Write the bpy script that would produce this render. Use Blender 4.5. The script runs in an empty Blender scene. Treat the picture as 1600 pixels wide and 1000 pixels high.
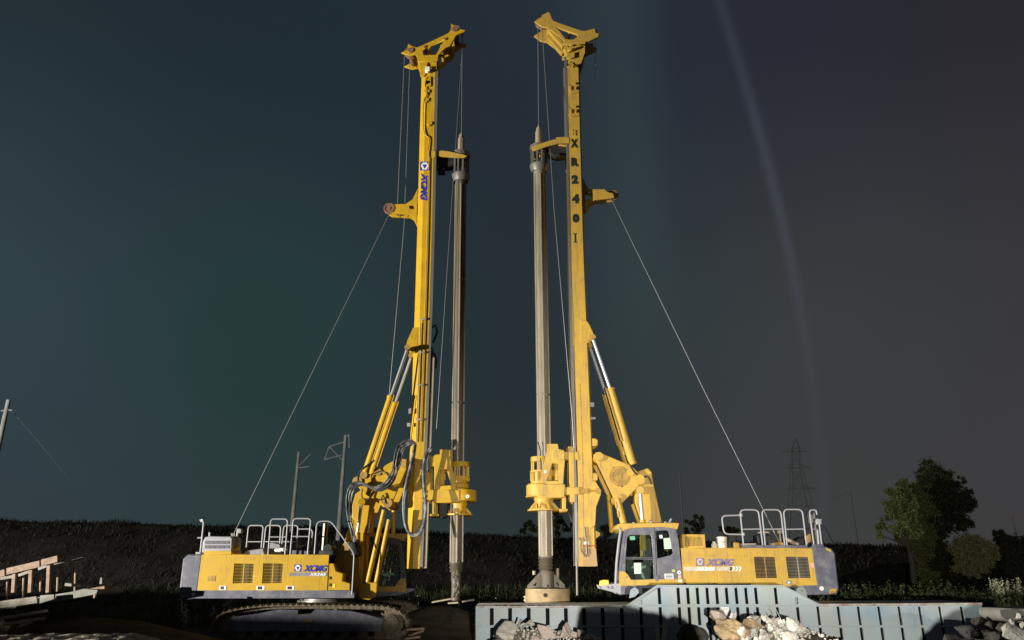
import bpy, bmesh, math, random
from mathutils import Vector, Matrix, noise
R = math.radians
rnd = random.Random(7)
sc = bpy.context.scene
# ------------------------------------------------------------------ camera
FPX, PITCH, CAMZ = 1164.0, R(18.7), 2.0            # focal length in photo pixels (1600 wide), upward tilt, eye height
cam = bpy.data.objects.new('camera', bpy.data.cameras.new('camera'))
cam.data.sensor_width = 36; cam.data.lens = 36*FPX/1600
cam.data.clip_start = .1; cam.data.clip_end = 6000
cam.location = (0, 0, CAMZ); cam.rotation_euler = (R(90)+PITCH, 0, 0)
sc.collection.objects.link(cam); sc.camera = cam
sc.view_settings.view_transform = 'Standard'; sc.view_settings.look = 'None'
sc.view_settings.exposure = 0; sc.view_settings.gamma = 1

def ray(px, py):
    u, v = (px-800)/FPX, (500-py)/FPX
    return Vector((u, math.cos(PITCH)-v*math.sin(PITCH), math.sin(PITCH)+v*math.cos(PITCH)))
def P(px, py, Y):
    """world point at distance Y that was measured at (px, py) in the photo"""
    d = ray(px, py); t = Y/d.y
    return Vector((d.x*t, Y, CAMZ+d.z*t))
def S(h): return tuple(((c/255)/12.92 if c/255 <= .04045 else ((c/255+.055)/1.055)**2.4) for c in h)

# ------------------------------------------------------------------ night sky with faint aurora bands
w = bpy.data.worlds.new('World'); sc.world = w; w.use_nodes = True
NT = w.node_tree; NT.nodes.clear()
def N(t, **k):
    n = NT.nodes.new(t)
    for a, b in k.items(): setattr(n, a, b)
    return n
def M(op, a, b=None, c=None, clamp=False):
    n = N('ShaderNodeMath', operation=op, use_clamp=clamp)
    for i, x in enumerate((a, b, c)):
        if x is None: continue
        if hasattr(x, 'is_output'): NT.links.new(x, n.inputs[i])
        else: n.inputs[i].default_value = x
    return n.outputs[0]
def MIX(f, a, b, bt='MIX'):
    n = N('ShaderNodeMix', data_type='RGBA', blend_type=bt)
    for i, x in ((0, f), (6, a), (7, b)):
        if hasattr(x, 'is_output'): NT.links.new(x, n.inputs[i])
        else: n.inputs[i].default_value = x if i == 0 else (*x, 1)
    return n.outputs[2]
tc = N('ShaderNodeTexCoord'); sx = N('ShaderNodeSeparateXYZ'); NT.links.new(tc.outputs['Generated'], sx.inputs[0])
X, Y_, Z = sx.outputs
def DOT(v):
    n = N('ShaderNodeVectorMath', operation='DOT_PRODUCT'); NT.links.new(tc.outputs['Generated'], n.inputs[0])
    n.inputs[1].default_value = v; return n.outputs['Value']
def plane(a, b):
    n = ray(*a).cross(ray(*b)); n.normalize()
    return n if n.x > 0 else -n
def SMOOTH(x, lo, hi):
    n = N('ShaderNodeMapRange', interpolation_type='SMOOTHSTEP'); NT.links.new(x, n.inputs[0])
    n.inputs[1].default_value = lo; n.inputs[2].default_value = hi; return n.outputs[0]
def BAND(x, c, wd):
    t = M('DIVIDE', M('SUBTRACT', x, c), wd); return M('POWER', 2.718, M('MULTIPLY', M('MULTIPLY', t, t), -1.0))
az = M('ARCTAN2', X, Y_)
def RAMP(x, pts):
    n = N('ShaderNodeValToRGB'); e = n.color_ramp.elements
    n.color_ramp.interpolation = 'B_SPLINE' if False else 'EASE'
    for i, (p, c) in enumerate(pts):
        if i > 1: e.new(p)
    for i, (p, c) in enumerate(pts):
        e[i].position = p; e[i].color = (*S(c), 1)
    NT.links.new(x, n.inputs[0]); return n.outputs[0]
azn = SMOOTH(az, -.75, .75)
azn = M('DIVIDE', M('ADD', az, .7), 1.4, clamp=True)
low = RAMP(azn, [(0, (52,61,69)), (.3, (46,61,62)), (.55, (47,55,56)), (.72, (61,63,62)), (1, (63,60,62))])
mid = RAMP(azn, [(0, (50,66,73)), (.3, (40,58,62)), (.5, (38,48,53)), (.66, (51,59,62)), (.8, (56,60,62)), (1, (56,55,61))])
top = RAMP(azn, [(0, (34,44,51)), (.3, (32,43,51)), (.5, (36,44,53)), (.66, (39,45,55)), (.8, (39,42,52)), (1, (40,39,45))])
sky = MIX(SMOOTH(Z, .28, .64), MIX(SMOOTH(Z, .0, .32), low, mid), top)
b1 = plane((1000, 0), (1046, 720))
edge = SMOOTH(DOT(b1), -.03, .05)
glow = M('MULTIPLY', M('SUBTRACT', 1.0, edge), SMOOTH(DOT(b1), -.16, -.01))
sky = MIX(M('MULTIPLY', M('MULTIPLY', glow, .38), SMOOTH(Z, .05, .45)), sky, S((55,72,76)))
b2 = plane((1120, 0), (1285, 740))
bu = M('DIVIDE', M('SUBTRACT', Z, .12), .55)
bow = M('MULTIPLY', M('MULTIPLY', bu, M('SUBTRACT', 1.0, bu)), .072)
beam = M('MULTIPLY', BAND(M('SUBTRACT', DOT(b2), bow), 0.0, .0068), M('ADD', .25, M('MULTIPLY', BAND(Z, .45, .2), .75)))
sky = MIX(M('MULTIPLY', beam, .36), sky, S((76,82,94)))
grn = M('MULTIPLY', BAND(az, -.36, .13), BAND(Z, .27, .15))
sky = MIX(M('MULTIPLY', grn, .4), sky, S((34,58,50)))
nz = N('ShaderNodeTexNoise'); NT.links.new(tc.outputs['Generated'], nz.inputs['Vector']); nz.inputs['Scale'].default_value = 2.2; nz.inputs['Detail'].default_value = 3
sky = MIX(1.0, sky, MIX(nz.outputs[0], (.86, .86, .88), (1.14, 1.14, 1.12)), 'MULTIPLY')
bg = N('ShaderNodeBackground'); NT.links.new(sky, bg.inputs[0]); bg.inputs[1].default_value = 1.0
wo = N('ShaderNodeOutputWorld'); NT.links.new(bg.outputs[0], wo.inputs[0])

# ------------------------------------------------------------------ the two site floodlights that light the scene
def floodlight(loc, aim, watts, cone, color, size, blend):
    d = bpy.data.lights.new('floodlight', 'SPOT'); d.energy = watts; d.spot_size = R(cone); d.spot_blend = blend
    d.color = color; d.shadow_soft_size = size
    o = bpy.data.objects.new('floodlight', d); sc.collection.objects.link(o); o.location = loc
    o.rotation_euler = (Vector(aim)-Vector(loc)).to_track_quat('-Z', 'Y').to_euler()
LB, LA = Vector((1.2, -2.0, 1.45)), Vector((-42, 2.5, 2.5))
floodlight(LB, (9.0, 26, 2.4), 28000, 58, (1, .95, .85), .05, .75)
floodlight(LA, (-15.5, 45, 9), 165000, 150, (1, .97, .86), .08, .1)

# ------------------------------------------------------------------ materials
MATS = {}
def mat(name, base, rough=.5, metal=0, dirt=None, amt=.5, scale=3.0, bump=0, bscale=60, spec=.5, streak=False, island=0, detail=5, lohi=(.42, .68)):
    m = bpy.data.materials.new(name); m.use_nodes = True; MATS[name] = m
    nt = m.node_tree; b = nt.nodes['Principled BSDF']
    b.inputs['Base Color'].default_value = (*base, 1); b.inputs['Roughness'].default_value = rough
    b.inputs['Metallic'].default_value = metal; b.inputs['Specular IOR Level'].default_value = spec
    L = nt.links.new
    g = nt.nodes.new('ShaderNodeNewGeometry'); col = None
    pos = g.outputs['Position']
    if dirt:
        n = nt.nodes.new('ShaderNodeTexNoise'); n.inputs['Scale'].default_value = scale; n.inputs['Detail'].default_value = detail; n.inputs['Roughness'].default_value = .65
        if streak:
            mp = nt.nodes.new('ShaderNodeMapping'); mp.inputs['Scale'].default_value = (1, 1, .14); L(pos, mp.inputs[0]); L(mp.outputs[0], n.inputs['Vector'])
        else: L(pos, n.inputs['Vector'])
        mr = nt.nodes.new('ShaderNodeMapRange'); mr.inputs[1].default_value = lohi[0]; mr.inputs[2].default_value = lohi[1]; mr.inputs[4].default_value = amt; L(n.outputs[0], mr.inputs[0])
        mx = nt.nodes.new('ShaderNodeMix'); mx.data_type = 'RGBA'; mx.inputs[6].default_value = (*base, 1); mx.inputs[7].default_value = (*dirt, 1); L(mr.outputs[0], mx.inputs[0]); col = mx.outputs[2]
        rr = nt.nodes.new('ShaderNodeMapRange'); rr.inputs[3].default_value = rough*.85; rr.inputs[4].default_value = min(1, rough*1.35); L(n.outputs[0], rr.inputs[0]); L(rr.outputs[0], b.inputs['Roughness'])
    if island:
        hs = nt.nodes.new('ShaderNodeHueSaturation'); r2 = nt.nodes.new('ShaderNodeMapRange'); L(g.outputs['Random Per Island'], r2.inputs[0]); r2.inputs[3].default_value = 1-island; r2.inputs[4].default_value = 1+island
        L(r2.outputs[0], hs.inputs['Value'])
        if col: L(col, hs.inputs['Color'])
        else: hs.inputs['Color'].default_value = (*base, 1)
        col = hs.outputs[0]
    if col: L(col, b.inputs['Base Color'])
    if bump:
        n2 = nt.nodes.new('ShaderNodeTexNoise'); n2.inputs['Scale'].default_value = bscale; n2.inputs['Detail'].default_value = 6; L(pos, n2.inputs['Vector'])
        bp = nt.nodes.new('ShaderNodeBump'); bp.inputs['Strength'].default_value = bump; bp.inputs['Distance'].default_value = .03; L(n2.outputs[0], bp.inputs['Height']); L(bp.outputs[0], b.inputs['Normal'])
    return m
YEL = mat('yellow_paint', (.59,.350,.012), .42, dirt=(.42,.245,.02), amt=.6, scale=2.3, bump=.05, bscale=25)
YELW = mat('worn_yellow_paint', (.59,.36,.045), .5, dirt=(.45,.285,.07), amt=.8, scale=2.0, bump=.06, bscale=25)
YELD = mat('muddy_or_shaded_yellow_paint', (.44,.26,.05), .65, dirt=(.20,.13,.06), amt=.9, scale=4, bump=.15, bscale=20)
GREY = mat('slate_paint', (.098,.10,.138), .5, dirt=(.24,.23,.24), amt=.7, scale=3, bump=.05, bscale=30)
LGREY = mat('light_grey_paint', (.34,.34,.37), .45, dirt=(.33,.32,.31), amt=.7, scale=5)
DARK = mat('black_steel', (.016,.016,.018), .55, dirt=(.05,.045,.04), amt=.6, scale=6)
SLOTSHADE = mat('slot_shade_black', (.006,.006,.007), .9, spec=.1)  # near-black base colour stands in for the shade inside the hull slots
THICKET = mat('weed_leaf', (.085,.10,.045), .8, spec=.06, island=.5)
INSIDE = mat('dark_interior', (.02,.019,.017), .8)
CHROME = mat('chrome', (.62,.62,.66), .25, .45)
STEEL = mat('bare_steel', (.20,.19,.175), .4, .3, dirt=(.16,.13,.10), amt=.8, scale=4, streak=True)
KELLY = mat('kelly_steel', (.135,.108,.076), .5, .1, dirt=(.07,.055,.04), amt=.85, scale=3.5, streak=True, bump=.08, bscale=18)
KELLYT = mat('lit_kelly_steel', (.27,.23,.17), .5, .05, dirt=(.13,.105,.075), amt=.8, scale=3.5, streak=True, bump=.08, bscale=18)  # paler copy of the kelly steel: stronger light on the right bar, as colour
KELLYL = mat('rubbed_steel', (.40,.335,.24), .42, .1, dirt=(.22,.175,.12), amt=.8, scale=5, streak=True)
TRACK = mat('track_steel', (.13,.105,.075), .8, .1, dirt=(.30,.24,.16), amt=.75, scale=7, bump=.3, bscale=25)
RUB = mat('rubber', (.018,.018,.018), .6)
HOSE = mat('hose_sleeve', (.055,.055,.057), .45, dirt=(.30,.295,.28), amt=.8, scale=4, bump=.3, bscale=14, lohi=(.5,.62))
WIRE = mat('wire_rope', (.33,.33,.34), .45, .5)
RED = mat('sheave_paint', (.26,.12,.07), .55, dirt=(.12,.08,.06), amt=.8, scale=8)
BLUE = mat('blue_decal', (.030,.045,.36), .45)
PURP = mat('faded_purple_decal', (.13,.10,.34), .55, dirt=(.40,.30,.30), amt=.75, scale=14)
WHITE = mat('white_decal', (.82,.82,.80), .5)
BAND_ = mat('grey_decal', (.23,.225,.27), .5, dirt=(.36,.31,.24), amt=.5, scale=9)
FADE = mat('faded_grey_decal', (.55,.47,.33), .55, dirt=(.62,.60,.58), amt=.9, scale=12)
BLACK = mat('black_decal', (.022,.03,.025), .5)
PINK = mat('pink_sticker', (.72,.42,.38), .5)
GREEN = mat('green_sticker', (.10,.42,.24), .5)
PAPER = mat('pale_green_paper', (.56,.68,.58), .6, dirt=(.48,.60,.52), amt=.7, scale=30)
BARGE = mat('hull_paint', (.315,.38,.41), .55, dirt=(.35,.36,.34), amt=.8, scale=1.6, bump=.1, bscale=9)
PALEDIRT = mat('pale_dirt', (.44,.38,.28), .95, dirt=(.14,.115,.08), amt=.9, scale=4, bump=.9, bscale=9)
RUBBLE = mat('crushed_rubble', (.30,.265,.21), .95, dirt=(.10,.085,.065), amt=.9, scale=7, bump=1, bscale=16)
def grime(m, c, f, lo=.56, hi=.74):
    nt = m.node_tree; b = nt.nodes['Principled BSDF']; L = nt.links.new; src = b.inputs['Base Color'].links[0].from_socket
    g = nt.nodes.new('ShaderNodeNewGeometry'); mp = nt.nodes.new('ShaderNodeMapping'); mp.inputs['Scale'].default_value = (6, 6, .9); L(g.outputs['Position'], mp.inputs[0])
    n = nt.nodes.new('ShaderNodeTexNoise'); n.inputs['Scale'].default_value = 1.0; n.inputs['Detail'].default_value = 8; n.inputs['Roughness'].default_value = .7; L(mp.outputs[0], n.inputs['Vector'])
    r = nt.nodes.new('ShaderNodeMapRange'); r.inputs[1].default_value = lo; r.inputs[2].default_value = hi; r.inputs[4].default_value = f; L(n.outputs[0], r.inputs[0])
    mx = nt.nodes.new('ShaderNodeMix'); mx.data_type = 'RGBA'; L(r.outputs[0], mx.inputs[0]); L(src, mx.inputs[6]); mx.inputs[7].default_value = (*c, 1); L(mx.outputs[2], b.inputs['Base Color'])
grime(YEL, (.20,.125,.03), .6); grime(YELW, (.26,.18,.08), .75, .52, .7); grime(GREY, (.30,.28,.25), .6)
grime(BARGE, (.20,.15,.11), .55, .58, .74)
def stains(m):
    nt = m.node_tree; b = nt.nodes['Principled BSDF']; L = nt.links.new
    src = b.inputs['Base Color'].links[0].from_socket
    g = nt.nodes.new('ShaderNodeNewGeometry'); n = nt.nodes.new('ShaderNodeTexNoise'); n.inputs['Scale'].default_value = .9; n.inputs['Detail'].default_value = 7; L(g.outputs['Position'], n.inputs['Vector'])
    r = nt.nodes.new('ShaderNodeValToRGB'); e = r.color_ramp.elements; e[0].position = .3; e[0].color = (.22,.36,.52,1); e[1].position = .46; e[1].color = (.5,.5,.5,1)
    e2 = e.new(.60); e2.color = (.5,.5,.5,1); e3 = e.new(.72); e3.color = (.55,.42,.28,1); L(n.outputs[0], r.inputs[0])
    mx = nt.nodes.new('ShaderNodeMix'); mx.data_type = 'RGBA'; mx.blend_type = 'OVERLAY'; mx.inputs[0].default_value = .5; L(src, mx.inputs[6]); L(r.outputs[0], mx.inputs[7]); L(mx.outputs[2], b.inputs['Base Color'])
stains(BARGE)
HULLR = mat('rusty_hull_edge', (.42,.43,.41), .6, dirt=(.22,.11,.06), amt=.9, scale=3.5, bump=.15, bscale=20)
ROCKS = [mat('pale_concrete', (.52,.49,.43), .9, dirt=(.36,.33,.28), amt=.8, scale=5, bump=.6, bscale=14),
         mat('white_concrete', (.58,.55,.49), .9, dirt=(.34,.30,.24), amt=.8, scale=6, bump=.6, bscale=16),
         mat('pinkish_stone', (.43,.35,.30), .9, dirt=(.30,.25,.20), amt=.8, scale=5, bump=.6, bscale=13),
         mat('tan_clay_lump', (.36,.26,.14), .95, dirt=(.22,.16,.09), amt=.9, scale=6, bump=.9, bscale=10),
         mat('shaded_grey_rock', (.085,.078,.072), .95, spec=.1, dirt=(.045,.04,.036), amt=.8, scale=5, bump=.6, bscale=12)]  # shade on these stones is put into their darkened base colour
SOIL = mat('dark_soil', (.085,.068,.048), .95, spec=.06, dirt=(.035,.03,.022), amt=.9, scale=1.6, bump=.9, bscale=5)
HILL = mat('rough_grass_bank', (.027,.025,.021), .95, spec=.06, dirt=(.010,.010,.008), amt=.95, scale=.5, bump=.9, bscale=1.2, detail=9)
LEAFC = mat('olive_leaf', (.125,.125,.058), .7, spec=.06, island=.4)
LEAFA = mat('pale_leaf', (.068,.08,.028), .7, spec=.06, island=.45)
LEAFB = mat('dark_leaf', (.022,.026,.011), .7, spec=.06, island=.5)
TUFT = mat('dry_tuft', (.018,.0165,.013), .9, spec=.06, island=.6)
WEED = mat('weed_blade', (.055,.062,.030), .75, spec=.06, island=.6)
SEED = mat('pale_seed_head', (.46,.47,.30), .8, spec=.06, island=.35)
BARK = mat('bark', (.06,.05,.04), .9)
WOOD = mat('raw_timber', (.30,.20,.145), .7, dirt=(.19,.12,.08), amt=.8, scale=6, bump=.1)
WOODG = mat('weathered_board', (.30,.27,.23), .85, dirt=(.16,.14,.11), amt=.8, scale=4, bump=.2)
REBAR = mat('rusty_rebar', (.42,.30,.23), .7, dirt=(.30,.18,.11), amt=.8, scale=20)
CONC = mat('concrete', (.26,.245,.22), .85, dirt=(.15,.14,.12), amt=.8, scale=2.5, bump=.3, bscale=12)
POLE = mat('concrete_pole', (.15,.146,.14), .9, dirt=(.27,.26,.25), amt=.8, scale=1.1)
FAINT = mat('dull_pole', (.11,.11,.11), .8)
PYLON = mat('galvanised_lattice', (.32,.32,.32), .7)
PLAST = mat('cream_plastic', (.72,.70,.58), .45, dirt=(.5,.47,.36), amt=.5, scale=9)
LAMPY = mat('yellow_lens', (.85,.72,.03), .35)
SEATM = mat('seat_cloth', (.12,.12,.13), .8)
GLASS = bpy.data.materials.new('cab_glass'); GLASS.use_nodes = True
_n = GLASS.node_tree; _n.nodes.clear(); _o = _n.nodes.new('ShaderNodeOutputMaterial'); _m = _n.nodes.new('ShaderNodeMixShader'); _t = _n.nodes.new('ShaderNodeBsdfTransparent'); _g = _n.nodes.new('ShaderNodeBsdfGlossy')
_t.inputs[0].default_value = (.80,.86,.82,1); _g.inputs[1].default_value = .03; _g.inputs[0].default_value = (.9,1,.95,1); _f = _n.nodes.new('ShaderNodeFresnel'); _f.inputs[0].default_value = 1.5
_n.links.new(_f.outputs[0], _m.inputs[0]); _n.links.new(_t.outputs[0], _m.inputs[1]); _n.links.new(_g.outputs[0], _m.inputs[2]); _n.links.new(_m.outputs[0], _o.inputs[0])

# ------------------------------------------------------------------ mesh helpers
WL = {}
def depth(o):
    n = 0
    while o.parent: o = o.parent; n += 1
    return n
def link(name, me, parent=None, loc=None):
    while parent and depth(parent) >= 2: parent = parent.parent
    if loc is None:
        vs = me.vertices
        if len(vs):
            xs = [v.co.x for v in vs]; ys = [v.co.y for v in vs]; zs = [v.co.z for v in vs]
            loc = Vector(((min(xs)+max(xs))/2, (min(ys)+max(ys))/2, min(zs)))
        else: loc = Vector((0,0,0))
    me.transform(Matrix.Translation(-loc))
    o = bpy.data.objects.new(name, me); sc.collection.objects.link(o)
    WL[o.name] = Vector(loc)
    if parent: o.parent = parent; o.location = loc-WL[parent.name]
    else: o.location = loc
    return o
SPLIT = {'boom_link', 'boom_arm', 'cylinder_bracket', 'pulley_arm', 'pivot_bracket', 'guide_rail', 'front_platform', 'gunwale', 'front_pillar', 'sensor', 'lamp_bracket', 'hinge', 'inner_plate', 'door_hinge', 'roof_lamp', 'slide_bracket', 'yellow_corner', 'drive_motor', 'stop_pin', 'pipework', 'exhaust_housing', 'bracket', 'small_plate', 'pivot_pin', 'axle'}
def clusters(bm, gap=.2):
    seen = set(); isl = []
    for f in bm.faces:
        if f in seen: continue
        st = [f]; seen.add(f); cur = []
        while st:
            x = st.pop(); cur.append(x)
            for e in x.edges:
                for y in e.link_faces:
                    if y not in seen: seen.add(y); st.append(y)
        vs = [v.co for x in cur for v in x.verts]; isl.append((cur, [min(v[i] for v in vs) for i in range(3)], [max(v[i] for v in vs) for i in range(3)]))
    grp = []
    for it in isl:
        near = [g for g in grp if any(all(it[1][i] < o[2][i]+gap*.5 and o[1][i] < it[2][i]+gap*.5 for i in range(3)) for o in g)]
        m_ = [it]
        for g in near: m_ += g; grp.remove(g)
        grp.append(m_)
    return [[f for o in g for f in o[0]] for g in grp]
def obj(name, bm, m, parent=None, smooth=False, label=None):
    if name in SPLIT:
        gs = clusters(bm)
        if len(gs) > 1:
            out = []
            for g in gs:
                nb = bmesh.new(); mp = {}
                for f in g: nb.faces.new([mp.setdefault(v, None) or mp.__setitem__(v, nb.verts.new(v.co)) or mp[v] for v in f.verts])
                out.append(obj_one(name, nb, m, parent, smooth, label))
            bm.free(); return out[0]
    return obj_one(name, bm, m, parent, smooth, label)
def obj_one(name, bm, m, parent=None, smooth=False, label=None):
    bmesh.ops.recalc_face_normals(bm, faces=bm.faces)
    me = bpy.data.meshes.new(name); bm.to_mesh(me); bm.free(); me.materials.append(m)
    if smooth:
        me.polygons.foreach_set('use_smooth', [True]*len(me.polygons)); me.set_sharp_from_angle(angle=R(38))
    o = link(name, me, parent)
    if label: o['label'] = label
    return o
def tag(o, label, cat=None, group=None, kind=None):
    if label: o['label'] = label
    if cat: o['category'] = cat
    if group: o['group'] = group
    if kind: o['kind'] = kind
    return o
def thing(name, loc, label, cat, group=None):
    o = bpy.data.objects.new(name, None); sc.collection.objects.link(o); o.location = loc; WL[o.name] = Vector(loc)
    o.empty_display_size = .3
    return tag(o, label, cat, group)
def B(): return bmesh.new()
def poly(pts, Y): return [(p.x, p.z) for p in (P(a, b, Y) for a, b in pts)]
def plate(bm, wpts, y0, y1, holes=(), bev=.01, also=(0,)):
    """outline in the X-Z plane given a real thickness from y0 to y1"""
    cu = bpy.data.curves.new('t', 'CURVE'); cu.dimensions = '2D'; cu.fill_mode = 'BOTH'
    th = abs(y1-y0); bev = min(bev, th*.3)
    cu.extrude = th/2-bev; cu.bevel_depth = bev; cu.bevel_resolution = 1
    for k, ps in enumerate([wpts]+list(holes)):
        s = cu.splines.new('POLY'); s.points.add(len(ps)-1); s.use_cyclic_u = True
        ar = sum(ps[i-1][0]*ps[i][1]-ps[i][0]*ps[i-1][1] for i in range(len(ps)))
        if (ar < 0) == (k == 0): ps = ps[::-1]
        for i, (x, z) in enumerate(ps): s.points[i].co = (x, z, 0, 1)
    o = bpy.data.objects.new('t', cu); me = bpy.data.meshes.new_from_object(o)
    for dy in also:
        m2 = me.copy(); m2.transform(Matrix.Translation((0, (y0+y1)/2+dy, 0)) @ Matrix.Rotation(R(90), 4, 'X')); bm.from_mesh(m2); bpy.data.meshes.remove(m2)
    bpy.data.meshes.remove(me); bpy.data.objects.remove(o); bpy.data.curves.remove(cu)
    bmesh.ops.remove_doubles(bm, verts=bm.verts, dist=1e-5)
    return bm
def pl(bm, pts, Y0, th, holes=(), bev=.01, also=(0,)):
    return plate(bm, poly(pts, Y0), Y0, Y0+th, [poly(h, Y0) for h in holes], bev, also)
def box(bm, x0, x1, y0, y1, z0, z1, bev=.008):
    r = bmesh.ops.create_cube(bm, size=1)['verts']
    for v in r: v.co = Vector(((x0+x1)/2+v.co.x*(x1-x0), (y0+y1)/2+v.co.y*(y1-y0), (z0+z1)/2+v.co.z*(z1-z0)))
    if bev:
        es = list({e for v in r for e in v.link_edges}); bmesh.ops.bevel(bm, geom=es, offset=bev, segments=1, affect='EDGES')
    return bm
def beam(bm, a, b, wd, ht, bev=.005):
    """rectangular bar from a to b; wd across (Y), ht the other way"""
    a, b = Vector(a), Vector(b); d = (b-a); ln = d.length; d.normalize()
    s = Vector((0,1,0)) if abs(d.y) < .9 else Vector((1,0,0)); u = d.cross(s).normalized(); s = u.cross(d)
    r = bmesh.ops.create_cube(bm, size=1)['verts']; mid = (a+b)/2
    for v in r: v.co = mid + d*v.co.x*ln + s*v.co.y*wd + u*v.co.z*ht
    if bev: bmesh.ops.bevel(bm, geom=list({e for v in r for e in v.link_edges}), offset=bev, segments=1, affect='EDGES')
    return bm
def tube(bm, pts, r, seg=8, caps=True):
    pts = [Vector(p) for p in pts]; n = len(pts); rr = r if hasattr(r, '__len__') else [r]*n
    t0 = (pts[1]-pts[0]).normalized(); s = Vector((0,0,1)) if abs(t0.z) < .9 else Vector((1,0,0)); u = t0.cross(s).normalized(); rings = []
    for i, p in enumerate(pts):
        t = ((pts[min(i+1,n-1)]-pts[i]).normalized() + (pts[i]-pts[max(i-1,0)]).normalized())
        t = t.normalized() if t.length > 1e-6 else t0
        u = (u - t*u.dot(t)); u = u.normalized() if u.length > 1e-6 else t.orthogonal().normalized(); v = t.cross(u)
        rings.append([bm.verts.new(p+(u*math.cos(a)+v*math.sin(a))*rr[i]) for a in (2*math.pi*k/seg for k in range(seg))])
    for a, b in zip(rings, rings[1:]):
        for k in range(seg): bm.faces.new((a[k], a[(k+1)%seg], b[(k+1)%seg], b[k]))
    if caps: bm.faces.new(rings[0]); bm.faces.new(rings[-1])
    return bm
def rounded(pts, rad, k=4):
    pts = [Vector(p) for p in pts]; out = [pts[0]]
    for a, b, c in zip(pts, pts[1:], pts[2:]):
        d = min(rad, (a-b).length*.45, (c-b).length*.45); p0 = b+(a-b).normalized()*d; p1 = b+(c-b).normalized()*d
        for i in range(k+1):
            t = i/k; out.append(p0*(1-t)**2+b*2*t*(1-t)+p1*t*t)
    return out+[pts[-1]]
def spline(pts, k=6):
    pts = [Vector(p) for p in pts]; q = [pts[0]*2-pts[1]]+pts+[pts[-1]*2-pts[-2]]; out = []
    for i in range(1, len(q)-2):
        a, b, c, d = q[i-1:i+3]
        for j in range(k):
            t = j/k; out.append(.5*((2*b)+(c-a)*t+(2*a-5*b+4*c-d)*t*t+(3*b-a-3*c+d)*t**3))
    return out+[pts[-1]]
def lathe(bm, cx, cy, prof, seg=24, axis='Z', a0=0, a1=2*math.pi):
    """profile of (radius, height) turned round an upright axis at (cx, cy); axis 'Y' turns round a horizontal one at (cx, z=cy)"""
    full = abs(a1-a0-2*math.pi) < 1e-6; ns = seg if full else seg+1; rings = []
    for r, h in prof:
        ring = []
        for k in range(ns):
            a = a0+(a1-a0)*k/seg
            ring.append(bm.verts.new((cx+r*math.cos(a), cy+r*math.sin(a), h) if axis == 'Z' else (cx+r*math.cos(a), h, cy+r*math.sin(a))))
        rings.append(ring)
    for a, b in zip(rings, rings[1:]):
        for k in range(ns if full else ns-1): bm.faces.new((a[k], a[(k+1)%ns], b[(k+1)%ns], b[k]))
    if full:
        for i in (0, -1):
            if prof[i][0] > 1e-4: bm.faces.new(rings[i])
    bmesh.ops.remove_doubles(bm, verts=bm.verts, dist=1e-5)
    return bm
def sheave(px, py, Y, rpx, parent, wd=.16, name='sheave', m=None):
    c = P(px, py, Y); r = rpx/FPX*Y/ray(px, py).y
    h = wd/2; b = lathe(B(), c.x, c.z, [(r*.25, Y-h*1.2), (r*.25, Y-h*.5), (r*.8, Y-h*.5), (r*.82, Y-h), (r, Y-h), (r*.88, Y), (r, Y+h), (r*.82, Y+h), (r*.8, Y+h*.5), (r*.25, Y+h*.5), (r*.25, Y+h*1.2)], 24, 'Y')
    return obj(name, b, m or RED, parent, True)
def pxm(py, Y): return Y/FPX/(math.cos(PITCH)-(500-py)/FPX*math.sin(PITCH))    # metres per photo pixel at this height and distance
def text(name, s, pts, Y, m, parent=None, shear=0, fat=.0, rot=0, th=.004):
    """flat lettering fitted to the photo rectangle pts = (x0, y0, x1, y1) at distance Y"""
    cu = bpy.data.curves.new('t', 'FONT'); cu.body = s; cu.extrude = .002; cu.shear = shear; cu.offset = fat; cu.resolution_u = 4
    o = bpy.data.objects.new('t', cu); me = bpy.data.meshes.new_from_object(o); bpy.data.objects.remove(o); bpy.data.curves.remove(cu)
    me.transform(Matrix.Rotation(R(rot), 4, 'Z'))
    xs = [v.co.x for v in me.vertices]; ys = [v.co.y for v in me.vertices]
    a, b = P(pts[0], pts[3], Y), P(pts[2], pts[1], Y)
    for v in me.vertices:
        v.co = Vector((a.x+(v.co.x-min(xs))/(max(xs)-min(xs))*(b.x-a.x), Y+(-.002 if v.co.z > 0 else .002), a.z+(v.co.y-min(ys))/(max(ys)-min(ys))*(b.z-a.z)))
    me.materials.append(m); me.name = name
    return link(name, me, parent)
def emblem(x0, y0, x1, y1, Y, parent, mb, mw):
    w_, h = x1-x0, y1-y0
    q = lambda *a: [(x0+u*w_, y0+v*h) for u, v in a]
    e = obj('emblem', pl(B(), q((0,0),(1,0),(1,1),(0,1)), Y, .006, bev=.001), mb, parent)
    obj('hexagon', pl(B(), q((.28,.10),(.72,.10),(.92,.42),(.72,.90),(.28,.90),(.08,.42)), Y-.005, .004, bev=.001), mw, e)
    obj('triangle', pl(B(), q((.24,.32),(.76,.32),(.5,.82)), Y-.010, .004, bev=.001), mb, e)
    return e
def disc_sticker(px, py, rp, Y, parent, m=None, m2=None):
    r = rp*pxm(py, Y); c = P(px, py, Y)
    k = obj('sticker', plate(B(), [(c.x+r*math.cos(a*.5236), c.z+r*math.sin(a*.5236)) for a in range(12)], Y, Y+.004, bev=.001), m or WHITE, parent)
    obj('mark', plate(B(), [(c.x-r*.45, c.z+r*.3), (c.x+r*.45, c.z+r*.3), (c.x, c.z-r*.5)], Y-.004, Y-.001, bev=.0005), m2 or BLUE, k)
def rail(pts, Y, parent, r=.026, mid=None, name='handrail', rad=.12, m=None):
    b = tube(B(), rounded([P(x, y, Y) for x, y in pts], rad), r, 8)
    for a, c in (mid or []): tube(b, [P(*a, Y), P(*c, Y)], r*.85, 6)
    return obj(name, b, m or LGREY, parent, True)
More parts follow.
